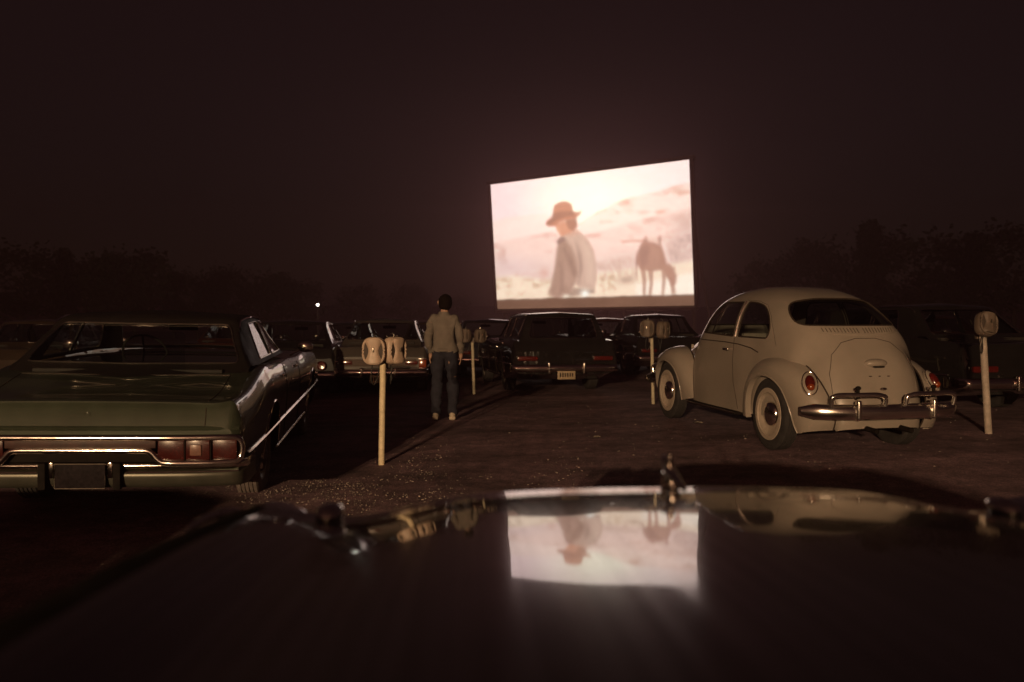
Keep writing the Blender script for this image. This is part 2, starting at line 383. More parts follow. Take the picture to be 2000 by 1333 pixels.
# ------------------------------------------------------------------ movie screen
SCR = dict(c=(6.6408, 80.0, 7.4773), yaw=-.6391, tilt=.0656, roll=.0231, w=21.146, h=11.271)
def scr_matrix():
    return Matrix.Translation(SCR['c']) @ Matrix.Rotation(SCR['yaw'], 4, 'Z') @ Matrix.Rotation(SCR['tilt'], 4, 'X') @ Matrix.Rotation(-SCR['roll'], 4, 'Y')
def film_picture(nu, nv):
    """the projected western scene, one colour per screen point (row 0 = top)"""
    quad = np.array([(145, 312), (1570, 125), (1617, 1060), (185, 1135)], float)   # sketch frame of the drawing
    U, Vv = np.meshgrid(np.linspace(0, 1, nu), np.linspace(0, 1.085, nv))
    X = (1 - U) * (1 - Vv) * quad[0, 0] + U * (1 - Vv) * quad[1, 0] + U * Vv * quad[2, 0] + (1 - U) * Vv * quad[3, 0]
    Y = (1 - U) * (1 - Vv) * quad[0, 1] + U * (1 - Vv) * quad[1, 1] + U * Vv * quad[2, 1] + (1 - U) * Vv * quad[3, 1]
    def lin(c): c = np.array(c, float) / 255; return np.where(c <= .04045, c / 12.92, ((c + .055) / 1.055) ** 2.4)
    def blob(cx, cy, rx, ry): return np.exp(-(((X - cx) / rx) ** 2 + ((Y - cy) / ry) ** 2))
    def fbm(sc, seed, ax=1.0):
        r = np.random.default_rng(seed); out = np.zeros_like(X); amp = 1
        for o in range(4):
            g = r.random((64, 64)); a = X / sc * ax * 2 ** o; b = Y / sc * 2 ** o
            i = np.floor(a).astype(int); j = np.floor(b).astype(int); fx = a - i; fy = b - j; fx = fx * fx * (3 - 2 * fx); fy = fy * fy * (3 - 2 * fy)
            G = lambda p, q: g[p % 64, q % 64]
            out += amp * ((G(i, j) * (1 - fx) + G(i + 1, j) * fx) * (1 - fy) + (G(i, j + 1) * (1 - fx) + G(i + 1, j + 1) * fx) * fy - .5); amp *= .55
        return out
    def poly(pts, soft=7.):
        pts = np.array(pts, float); inside = np.zeros(X.shape, bool); dist = np.full(X.shape, 1e9)
        for k in range(len(pts)):
            (x0, y0), (x1, y1) = pts[k], pts[(k + 1) % len(pts)]
            c = ((y0 > Y) != (y1 > Y)) & (X < (x1 - x0) * (Y - y0) / ((y1 - y0) if y1 != y0 else 1e-9) + x0); inside ^= c
            dx, dy = x1 - x0, y1 - y0; t = np.clip(((X - x0) * dx + (Y - y0) * dy) / (dx * dx + dy * dy + 1e-9), 0, 1)
            dist = np.minimum(dist, np.hypot(X - x0 - t * dx, Y - y0 - t * dy))
        return np.clip(.5 + np.where(inside, dist, -dist) / soft / 2, 0, 1)
    C = np.zeros(X.shape + (3,)) + lin((252, 226, 222))
    def lay(mask, col, a=1.0): 
        nonlocal C
        m = (mask * a)[..., None]; C = C * (1 - m) + lin(col) * m
    sunny = blob(900, 420, 330, 190)
    lay(np.clip(sunny * 1.2, 0, 1), (255, 250, 228)); lay(blob(1300, 200, 380, 90), (252, 236, 226), .5); lay(blob(230, 420, 160, 220), (250, 216, 218), .6)
    lay(poly([(140, 580), (260, 545), (420, 522), (560, 508), (680, 545), (800, 600), (800, 1200), (140, 1200)], 9), (251, 222, 208), .75)
    far = poly([(780, 620), (900, 530), (1010, 470), (1110, 415), (1200, 385), (1290, 365), (1390, 340), (1480, 305), (1590, 280), (1640, 1200), (780, 1200)], 8)
    lay(far, (249, 217, 203), .85); lay(far * np.clip(fbm(70, 3, .6) * 1.6, 0, 1), (204, 156, 134), .85)
    near = poly([(140, 735), (250, 705), (420, 680), (560, 650), (640, 632), (760, 650), (900, 650), (1040, 612), (1200, 560), (1400, 500), (1640, 440), (1640, 1300), (140, 1300)], 9)
    lay(near, (240, 205, 192), .85); lay(near * np.clip(fbm(60, 5, .5) * 1.7, 0, 1), (196, 152, 136), .8)
    lay(poly([(140, 860), (500, 850), (800, 820), (1640, 720), (1640, 1300), (140, 1300)], 45), (224, 196, 184), .6)
    lay(blob(300, 900, 260, 90), (220, 194, 196), .5); lay(blob(1560, 640, 90, 120), (220, 188, 180), .6)
    low = poly([(140, 990), (330, 960), (560, 985), (760, 980), (1000, 920), (1250, 880), (1640, 820), (1640, 1300), (140, 1300)], 18)
    lay(low, (244, 222, 194), .85)
    lay(poly([(140, 985), (350, 950), (640, 985), (640, 1110), (140, 1110)], 20) * np.clip(fbm(34, 8, .6) * 2.2 + .1, 0, 1), (176, 148, 112), .7)
    brush = poly([(960, 850), (1060, 815), (1200, 800), (1250, 860), (1240, 960), (960, 975)], 14)
    lay(brush * np.clip(fbm(40, 9, 1.6) * .9 + .5, 0, 1), (186, 150, 132), .75)
    br2 = poly([(1430, 700), (1520, 640), (1620, 620), (1620, 800), (1480, 850), (1420, 800)], 18)
    lay(br2 * np.clip(fbm(36, 12, 1.6) * .9 + .5, 0, 1), (176, 140, 132), .75)
    lay(poly([(980, 960), (1060, 925), (1130, 940), (1100, 1050), (990, 1070)], 14) * np.clip(fbm(22, 14) * 2 + .3, 0, 1), (182, 150, 112), .7)
    lay(blob(1170, 970, 60, 30), (150, 112, 92), .75); lay(blob(570, 935, 40, 42), (206, 160, 146), .85)
    lay(poly([(1240, 1000), (1640, 900), (1640, 1080), (1240, 1080)], 20), (253, 240, 224), .75)
    # grazing horse with saddle
    hc = (160, 108, 88)
    lay(poly([(1240, 790), (1262, 730), (1300, 685), (1345, 665), (1392, 690), (1418, 770), (1440, 840), (1415, 895), (1340, 905), (1270, 895), (1238, 850)], 9), hc, .95)
    for l in ([(1262, 870), (1300, 880), (1308, 960), (1304, 1075), (1284, 1075), (1280, 960)], [(1315, 890), (1352, 890), (1352, 1000), (1342, 1075), (1322, 1075), (1330, 980)],
              [(1405, 880), (1438, 880), (1434, 980), (1424, 1075), (1408, 1075), (1412, 970)], [(1430, 860), (1470, 900), (1490, 980), (1500, 1060), (1474, 1064), (1462, 980), (1430, 930)]):
        lay(poly(l, 7), hc, .9)
    lay(poly([(1390, 710), (1425, 770), (1452, 840), (1480, 872), (1506, 930), (1502, 985), (1486, 1008), (1464, 1000), (1456, 960), (1436, 905), (1400, 860)], 8), hc, .95)
    lay(poly([(1478, 886), (1492, 862), (1496, 892)], 5), hc, .9)
    lay(poly([(1130, 692), (1200, 686), (1290, 684), (1300, 698), (1200, 699), (1140, 706)], 6), (196, 140, 116), .8)
    lay(poly([(1262, 735), (1284, 680), (1300, 655), (1318, 668), (1345, 672), (1378, 664), (1396, 650), (1404, 680), (1400, 740), (1330, 720)], 8), (160, 106, 90), .9)
    lay(poly([(1306, 668), (1340, 648), (1376, 664), (1388, 715), (1350, 700), (1316, 694)], 10), (240, 206, 190), .75)
    lay(poly([(1250, 760), (1290, 720), (1330, 730), (1310, 860), (1270, 880)], 12), (132, 82, 72), .6)
    lay(poly([(1240, 770), (1250, 800), (1246, 960), (1236, 940), (1232, 820)], 6), (150, 98, 86), .7)
    lay(poly([(1400, 690), (1440, 720), (1462, 840), (1440, 850), (1420, 770)], 10), (240, 210, 200), .7)
    # man in a hat walking out of frame
    jk = poly([(690, 676), (740, 650), (800, 628), (850, 640), (905, 690), (942, 760), (962, 860), (966, 960), (950, 1040), (836, 1030), (806, 1010), (770, 1075), (745, 1112), (650, 1118), (606, 1082), (634, 980), (655, 880), (668, 780)], 9)
    lay(jk, (190, 156, 138), .97)
    lay(poly([(690, 690), (735, 690), (780, 740), (815, 830), (832, 930), (800, 1010), (745, 1108), (660, 1112), (608, 1080), (640, 960), (662, 850), (672, 760)], 16), (148, 110, 92), .94)
    for l in ([(725, 730), (775, 810), (815, 915), (800, 960), (760, 850), (715, 770)], [(815, 700), (850, 790), (862, 890), (832, 1010), (838, 890), (826, 790)], [(690, 850), (730, 930), (720, 1060), (690, 1080), (700, 960)]): lay(poly(l, 12), (122, 86, 74), .65)
    lay(poly([(735, 860), (790, 960), (770, 1040), (720, 1000)], 20), (178, 140, 122), .6)
    lay(poly([(860, 700), (920, 760), (948, 880), (940, 1010), (890, 1000), (888, 850)], 18), (208, 176, 156), .8)
    lay(poly([(664, 705), (690, 674), (722, 668), (740, 690), (704, 716), (680, 728)], 8), (112, 72, 70), .85)
    lay(poly([(760, 640), (820, 612), (850, 640), (800, 660), (750, 670)], 9), (196, 146, 124), .8)
    lay(poly([(800, 1032), (950, 1042), (952, 1068), (760, 1104), (745, 1084)], 9), (134, 100, 84), .85)
    lay(poly([(656, 585), (720, 560), (806, 548), (822, 590), (800, 625), (760, 648), (716, 668), (694, 662), (684, 640), (672, 632), (668, 612), (658, 604)], 7), (196, 124, 90), .97)
    lay(poly([(728, 535), (815, 515), (826, 590), (796, 628), (768, 620), (748, 590)], 9), (142, 78, 56), .9)
    lay(poly([(664, 600), (690, 606), (696, 640), (680, 640)], 6), (226, 160, 122), .6)
    lay(poly([(584, 584), (596, 556), (640, 538), (642, 480), (652, 446), (684, 428), (716, 418), (752, 420), (782, 440), (792, 488), (826, 494), (856, 484), (842, 512), (806, 538), (740, 552), (690, 572), (652, 598), (612, 600)], 7), (176, 98, 64), .97)
    lay(poly([(642, 505), (700, 490), (790, 486), (808, 520), (720, 534), (650, 566), (606, 596), (590, 582)], 10), (128, 62, 42), .75)
    lay(blob(880, 1075, 30, 26), (255, 255, 244), 1.0); lay(blob(740, 1100, 26, 16), (255, 244, 220), .8)
    C = C * .88 + .12 * lin((255, 226, 200))
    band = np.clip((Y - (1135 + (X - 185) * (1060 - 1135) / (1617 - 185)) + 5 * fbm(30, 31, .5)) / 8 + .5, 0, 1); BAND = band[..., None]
    C = C * (1 + .06 * fbm(40, 21)[..., None])
    glow = np.clip(blob(940, 420, 520, 300), 0, 1)[..., None]
    C = C * (.90 + .16 * glow) + glow * np.array([.05, .04, .02]) + np.array([.03, .018, .016])
    C = C * (1 - BAND) + BAND * lin((112, 82, 64)) * (1 + .25 * fbm(90, 33, .4)[..., None])  # strip below the frame: projector spill with ragged shadow edge painted as glow
    for _ in range(2):
        Cp = np.pad(C, ((1, 1), (1, 1), (0, 0)), mode='edge'); C = (Cp[1:-1, 1:-1] * 2 + Cp[:-2, 1:-1] + Cp[2:, 1:-1] + Cp[1:-1, :-2] + Cp[1:-1, 2:]) / 6
    C = C * (1 + .05 * (np.random.default_rng(5).random(C.shape[:2])[..., None] - .5))
    return np.clip(C, 0, 2)
NU, NV = 250, 145
pic = film_picture(NU, NV)
scr = thing('movie_screen', 'tall drive in movie screen showing a man in a hat and a grazing horse', 'movie screen', (0, 0, 0)); scr.matrix_world = scr_matrix() @ Matrix.Translation((0, 0, 0))
hw, hh = SCR['w'] / 2, SCR['h'] / 2
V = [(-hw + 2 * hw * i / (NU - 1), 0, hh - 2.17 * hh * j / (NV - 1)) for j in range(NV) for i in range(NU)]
F = [(j * NU + i, (j + 1) * NU + i, (j + 1) * NU + i + 1, j * NU + i + 1) for j in range(NV - 1) for i in range(NU - 1)]
m, t, b = nodes_of('film_picture'); t.nodes.remove(b)
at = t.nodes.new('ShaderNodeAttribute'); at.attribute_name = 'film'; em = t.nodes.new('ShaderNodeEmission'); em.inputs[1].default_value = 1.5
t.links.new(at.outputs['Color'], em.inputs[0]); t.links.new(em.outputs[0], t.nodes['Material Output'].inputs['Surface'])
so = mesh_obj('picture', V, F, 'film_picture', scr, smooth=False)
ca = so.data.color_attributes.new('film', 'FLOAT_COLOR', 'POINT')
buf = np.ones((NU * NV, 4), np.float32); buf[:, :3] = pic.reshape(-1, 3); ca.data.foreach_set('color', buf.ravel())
so['label'] = 'lit film picture of a western scene'
pmat('screen_apron', (.21, .165, .135), .8, 0, .3, vary=.22, scale=.9); pmat('screen_timber', (.055, .032, .022), .8, 0, .3, vary=.3, scale=2.)
MB().add(rbox(0, .10, -hh - .60, 2 * hw, .12, 1.10, .02)).obj('apron', 'screen_apron', scr)
mb = MB()
for (cx, cz, sx, sz) in ((0, hh + .18, 2 * hw + .9, .34), (-hw - .16, -.5, .28, 2 * hh + 1.1), (hw + .16, -.5, .28, 2 * hh + 1.1), (0, -hh - 1.22, 2 * hw + .6, .22)): mb = MB().add(rbox(cx, .1, cz, sx, .5, sz, .03)); mb.obj('frame_rail', 'screen_timber', scr)
MB().add(rbox(0, .30, -.5, 2 * hw + .2, .2, 2 * hh + 1.2, .02)).obj('back_panel', 'screen_timber', scr)
for i in range(7):
    x = -hw + .4 + (2 * hw - .8) * i / 6
    MB().add(tube([(x, .55, hh), (x, .6, -hh - 6.5)], .16, 8)).add(tube([(x, .6, hh * .5), (x, 5.0, -hh - 6.5)], .13, 8)).obj('support_post', 'screen_timber', scr)

# ------------------------------------------------------------------ trees beyond the lot
def leaf_mat(name, c):
    pmat(name, c, .65, 0, .2, vary=.45, scale=.7)
leaf_mat('leaves_dark', (.020, .028, .014)); leaf_mat('leaves_pine', (.014, .024, .013)); pmat('bark', (.045, .034, .026), .9, 0, .2, vary=.4, scale=5.)
def crown_mesh(kind, seed):
    r = random.Random(seed); V = []; F = []; clumps = []
    if kind == 'pine':
        for k in range(70):
            h = .18 + .82 * r.random() ** .8; rad = (1 - h) * .26 + .02; a = r.random() * 6.28; d = rad * math.sqrt(r.random())
            clumps.append((d * math.cos(a), d * math.sin(a), h, .055))
    else:
        for k in range(60):
            u = r.random() * 2 - 1; a = r.random() * 6.28; q = (1 - u * u) ** .5; rad = .75 + .35 * r.random()
            clumps.append((.34 * q * math.cos(a) * rad, .34 * q * math.sin(a) * rad, .64 + .33 * u * rad, .085 + .05 * r.random()))
    for (cx, cy, cz, s) in clumps:
        for k in range(52):
            p = Vector((r.gauss(0, 1), r.gauss(0, 1), r.gauss(0, .8))) * s * .62 + Vector((cx, cy, cz))
            a = Vector((r.gauss(0, 1), r.gauss(0, 1), r.gauss(0, 1))).normalized(); b_ = a.orthogonal().normalized(); l = .011 + .012 * r.random()
            n = len(V); V += [tuple(p + a * l * 1.5), tuple(p + b_ * l), tuple(p - a * l * 1.3), tuple(p - b_ * l)]; F.append((n, n + 1, n + 2, n + 3))
    return V, F
def trunk_mesh(kind, seed):
    r = random.Random(seed); mb = MB(); top = .95 if kind == 'pine' else .62
    mb.add(tube([(0, 0, -.02), (.008, .004, .2), (-.006, .006, .42), (.004, 0, top)], [.026, .020, .015, .004], 8))
    for k in range(9):
        z0 = r.uniform(.25, top - .05); a = r.random() * 6.28; ln = (.16 if kind == 'pine' else .26) * r.uniform(.6, 1)
        mb.add(tube([(0, 0, z0), (ln * .5 * math.cos(a), ln * .5 * math.sin(a), z0 + .06), (ln * math.cos(a), ln * math.sin(a), z0 + .15)], [.010, .006, .002], 5))
    return mb.V, mb.F
tree_lib = {}
for kind, sd in (('oak', 1), ('oak', 2), ('oak', 3), ('pine', 4), ('pine', 5)):
    ob = []
    for nm, fn, mt in (('crown', crown_mesh, 'leaves_pine' if kind == 'pine' else 'leaves_dark'), ('trunk', trunk_mesh, 'bark')):
        V, F = fn(kind, sd); me = bpy.data.meshes.new(nm); me.from_pydata(V, [], F); me.materials.append(MATS[mt]); ob.append((nm, me))
    tree_lib[(kind, sd)] = ob
TREES = [(40, 485, 92, 'oak', 1, 9.0, 'leftmost broad tree of the far tree line, cut by the picture edge'),
         (125, 500, 96, 'pine', 4, 8.5, 'pointed pine of the tree line behind the green car roof, left end'),
         (205, 508, 98, 'oak', 2, 7.5, 'round tree beside the pointed pine, over the green car rear window'),
         (262, 497, 92, 'oak', 3, 8.6, 'tall round tree of the line standing over the middle of the green roof'),
         (338, 540, 105, 'pine', 5, 6.0, 'small pointed tree over the right half of the green car roof'),
         (385, 535, 100, 'oak', 1, 6.8, 'low tree over the right end of the green car roof'),
         (440, 532, 104, 'oak', 2, 7.0, 'broad low tree just right of the green car roof'),
         (540, 540, 104, 'oak', 3, 7.0, 'dark tree left of the distant lamp'),
         (590, 555, 116, 'oak', 1, 6.6, 'low dark tree behind the distant lamp'),
         (700, 562, 120, 'oak', 2, 6.4, 'low tree over the roof of the silver sedan'),
         (800, 560, 122, 'oak', 3, 6.6, 'low tree left of the standing person'),
         (890, 580, 126, 'oak', 1, 5.6, 'small dark tree right of the standing person, left of the screen'),
         (1500, 520, 100, 'oak', 2, 9.5, 'tree rising behind the front of the beige beetle roof'),
         (1590, 480, 96, 'oak', 3, 11.5, 'tall tree rising above the top of the beige beetle'),
         (1700, 450, 92, 'pine', 4, 12.5, 'tall pine above the rear window of the beige beetle'),
         (1800, 460, 95, 'oak', 1, 12.0, 'tall tree above the right tail light of the beetle'),
         (1905, 470, 90, 'pine', 5, 12.0, 'tall pine above the right hand speaker post'),
         (1985, 450, 94, 'oak', 2, 12.5, 'rightmost tall tree of the dark wood, cut by the picture edge')]
for u, vtop, Y, kind, sd, hgt, lab in TREES:
    top = at_depth(u, vtop, Y); gb = gz(top.x, Y); H = top.z - gb; wdt = H * random.uniform(1.0, 1.25) if kind == 'oak' else H * random.uniform(1.0, 1.15)
    t_ = thing('pine_tree' if kind == 'pine' else 'broadleaf_tree', lab, 'tree', (top.x, Y, gb), (0, 0, random.random() * 6.28), 'trees around the lot')
    for nm, me in tree_lib[(kind, sd)]:
        o = bpy.data.objects.new(nm, me); COL.objects.link(o); o.parent = t_; o.scale = (wdt, wdt, H / .97)

# ------------------------------------------------------------------ distant lamp
emit_mat('lamp_glow', (1.0, .93, .78), 16.0); pmat('lamp_steel', (.10, .09, .08), .6, .4, .4)
lp = at_depth(620.5, 596, 88)
lt = thing('lamp_post', 'distant lit globe lamp on a pole against the tree line', 'lamp', (lp.x, 88, gz(lp.x, 88)))
hz = lp.z - gz(lp.x, 88)
MB().add(tube([(0, 0, -.1), (0, 0, hz - .12)], [.06, .04], 10)).obj('pole', 'lamp_steel', lt)
MB().add(lathe([(.0, hz + .13), (.08, hz + .12), (.11, hz + .10)], 16, 'z')).obj('lamp_cap', 'lamp_steel', lt)
MB().add(ellipsoid((0, 0, hz), (.115, .115, .115), 16, 10)).obj('globe', 'lamp_glow', lt)

# ------------------------------------------------------------------ floodlights on the refreshment stand pole, behind the lens
# low refreshment stand behind the rows: its lit windows are what the chrome and glass mirror
pmat('stand_wall', (.52, .42, .32), .8, 0, .3, vary=.12, scale=2.); pmat('stand_roof', (.06, .05, .045), .8, 0, .3, vary=.2, scale=2.); emit_mat('window_light', (1.0, .72, .40), 4.5); pmat('stand_frame', (.30, .25, .2), .6, 0, .4)
st_ = thing('refreshment_stand', 'low pale refreshment stand with a row of lit windows behind the parked rows', 'building', (-3.0, -33.0, gz(-3, -33)))
MB().add(rbox(0, -3, 1.5, 18, 6, 3.0, .03)).obj('wall', 'stand_wall', st_); MB().add(rbox(0, -2.6, 3.15, 19.4, 7.6, .28, .05)).obj('roof', 'stand_roof', st_)
for i in range(6):
    x = -7.4 + i * 2.9
    if i == 3: 
        d_ = MB().add(rbox(x, .04, 1.08, 1.1, .08, 2.16, .02)).obj('door', 'stand_frame', st_); MB().add(rbox(x + .4, .10, 1.05, .05, .06, .16, .015)).obj('handle', 'steel', d_); continue
    w_ = MB().add(rbox(x, .02, 1.75, 2.2, .10, 1.36, .02)).obj('window', 'stand_frame', st_)
    for k in (-1, 0, 1): MB().add(rbox(x + k * .70, .075, 1.75, .62, .03, 1.18, .01)).obj('pane', 'window_light', w_)

emit_mat('flood_glow', (1.0, .70, .40), 60.0)
LX, LY = -8.2, -29.0; LZ = 6.4
fl = thing('floodlight_pole', 'tall pole with two floodlights behind the parked rows', 'lamp', (LX, LY, gz(LX, LY)))
MB().add(tube([(0, .25, -.1), (0, .25, LZ - gz(LX, LY) + .2)], [.10, .06], 12)).obj('pole', 'lamp_steel', fl)
MB().add(rbox(0, .25, LZ - gz(LX, LY), 1.3, .08, .08, .02)).obj('cross_arm', 'lamp_steel', fl)
for sx in (-.45, .45):
    zz = LZ - gz(LX, LY)
    hd = MB().add(lathe([(.02, -.05), (.10, .0), (.17, .16), (.19, .22)], 20, 'y', (sx, .30, zz))).obj('lamp_head', 'lamp_steel', fl)
    MB().add(ellipsoid((sx, .44, zz), (.10, .05, .10), 14, 8)).obj('bulb', 'flood_glow', hd)
    ld = bpy.data.lights.new('floodlight', 'SPOT'); lo = bpy.data.objects.new('floodlight_beam', ld); COL.objects.link(lo); lo.parent = fl
    ld.energy = 24000; ld.color = (1.0, .66, .36); ld.shadow_soft_size = .12; ld.spot_size = R(100); ld.spot_blend = .6
    lo.location = (sx, .55, zz); lo.rotation_euler = Vector((.20, 1.0, -.17)).to_track_quat('-Z', 'Y').to_euler()

# ------------------------------------------------------------------ haze volume added over the lot for the glow around the screen
m = bpy.data.materials.new('haze'); m.use_nodes = True; t = m.node_tree; t.nodes.clear()
pv = t.nodes.new('ShaderNodeVolumePrincipled'); pv.inputs['Color'].default_value = (1.0, .55, .58, 1); pv.inputs['Density'].default_value = .0038; pv.inputs['Anisotropy'].default_value = .65
t.links.new(pv.outputs[0], t.nodes.new('ShaderNodeOutputMaterial').inputs['Volume']); MATS['haze'] = m
tag(mesh_obj('haze', *rbox(0, 57, 5.5, 170, 190, 24, 0), 'haze', smooth=False), kind='stuff')
# ------------------------------------------------------------------ shared car parts
def car_matrix(x, y, z, yaw, pit=0., rol=0.):
    f = Vector((-math.sin(yaw) * math.cos(pit), math.cos(yaw) * math.cos(pit), math.sin(pit)))
    l0 = Vector((-math.cos(yaw), -math.sin(yaw), 0)); u0 = f.cross(l0); l = l0 * math.cos(rol) + u0 * math.sin(rol); u = f.cross(l)
    return Matrix(((f.x, l.x, u.x, x), (f.y, l.y, u.y, y), (f.z, l.z, u.z, z), (0, 0, 0, 1)))
def make_wheel(car, x, y, r, w, tyre_mat='tyre', white=None, cap='chrome', capr=.13, n=40, zoff=0., rim='rim_paint'):
    """a wheel on side sign(y): tyre with tread grooves, rim and hub cap"""
    s = 1 if y > 0 else -1; e = bpy.data.objects.new('wheel', None); e.empty_display_size = .1; COL.objects.link(e); e.parent = car; e.location = (x, y, r + zoff)
    h = w / 2; k = r
    tp = [(k * .60, -h * .8), (k * .74, -h), (k * .90, -h * .98), (k * .965, -h * .86)]
    g = 5
    for i in range(g):
        a = -h * .80 + 1.6 * h * i / g; b_ = -h * .80 + 1.6 * h * (i + 1) / g; q = (b_ - a) * .14
        tp += [(k * .999, a + q), (k * 1.0, (a + b_) / 2), (k * .999, b_ - q)]
        if i < g - 1: tp += [(k * .975, b_ - q * .5), (k * .975, b_ + q * .5)]
    tp += [(k * .965, h * .86), (k * .90, h * .98), (k * .74, h), (k * .60, h * .8)]
    MB().add(lathe([(r_, z_ * 1) for r_, z_ in tp], n, 'y')).obj('tyre', tyre_mat, e, sharp=30)
    if white:
        MB().add(lathe([(k * white[0], s * (h * .90)), (k * (white[0] + .02), s * (h + .004)), (k * (white[1] - .02), s * (h + .003)), (k * white[1], s * h * .96)], n, 'y')).obj('whitewall', 'whitewall', e)
    MB().add(lathe([(k * .62, s * h * .70), (k * .61, s * h * .84), (k * .56, s * h * .78), (k * .50, s * h * .55), (k * .36, s * h * .50), (.0, s * h * .50)], n, 'y')).obj('rim', rim, e)
    MB().add(lathe([(capr * 1.04, s * h * .50), (capr, s * h * .74), (capr * .86, s * h * .94), (capr * .55, s * (h * 1.06)), (capr * .2, s * (h * 1.14)), (.0, s * h * 1.15)], 28, 'y')).obj('hub_cap', cap, e)
    return e
def strip(bvh, pts, side, r, name, mat, car, lift=.001, step=.03, closed=False, n=6):
    P = on_surf(bvh, [(p.x, p.y) for p in resample(pts, step, closed)], side, lift)
    if len(P) > 1: return MB().add(tube(P, r, n, closed)).obj(name, mat, car)
def seat(car, x, y, w, name='seat', back=.62, mat='seat_vinyl', z=.34, heads=False):
    MB().add(rbox(x, y, z, .50, w, .20, .05, 3)).add(xf(rbox(0, 0, back / 2, .14, w, back, .05, 3), Matrix.Translation((x - .24, y, z + .04)) @ Matrix.Rotation(R(-12), 4, 'Y'))).obj(name, mat, car)
def steering(car, x, y, z, r=.2):
    M = Matrix.Translation((x, y, z)) @ Matrix.Rotation(R(62), 4, 'Y')
    MB().add(xf(tube([(r * math.cos(a), r * math.sin(a), 0) for a in [2 * PI * i / 28 for i in range(28)]], .011, 6, True), M)).add(xf(tube([(-r, 0, 0), (0, 0, -.03), (r, 0, 0)], .009, 6), M)).obj('steering_wheel', 'interior', car)

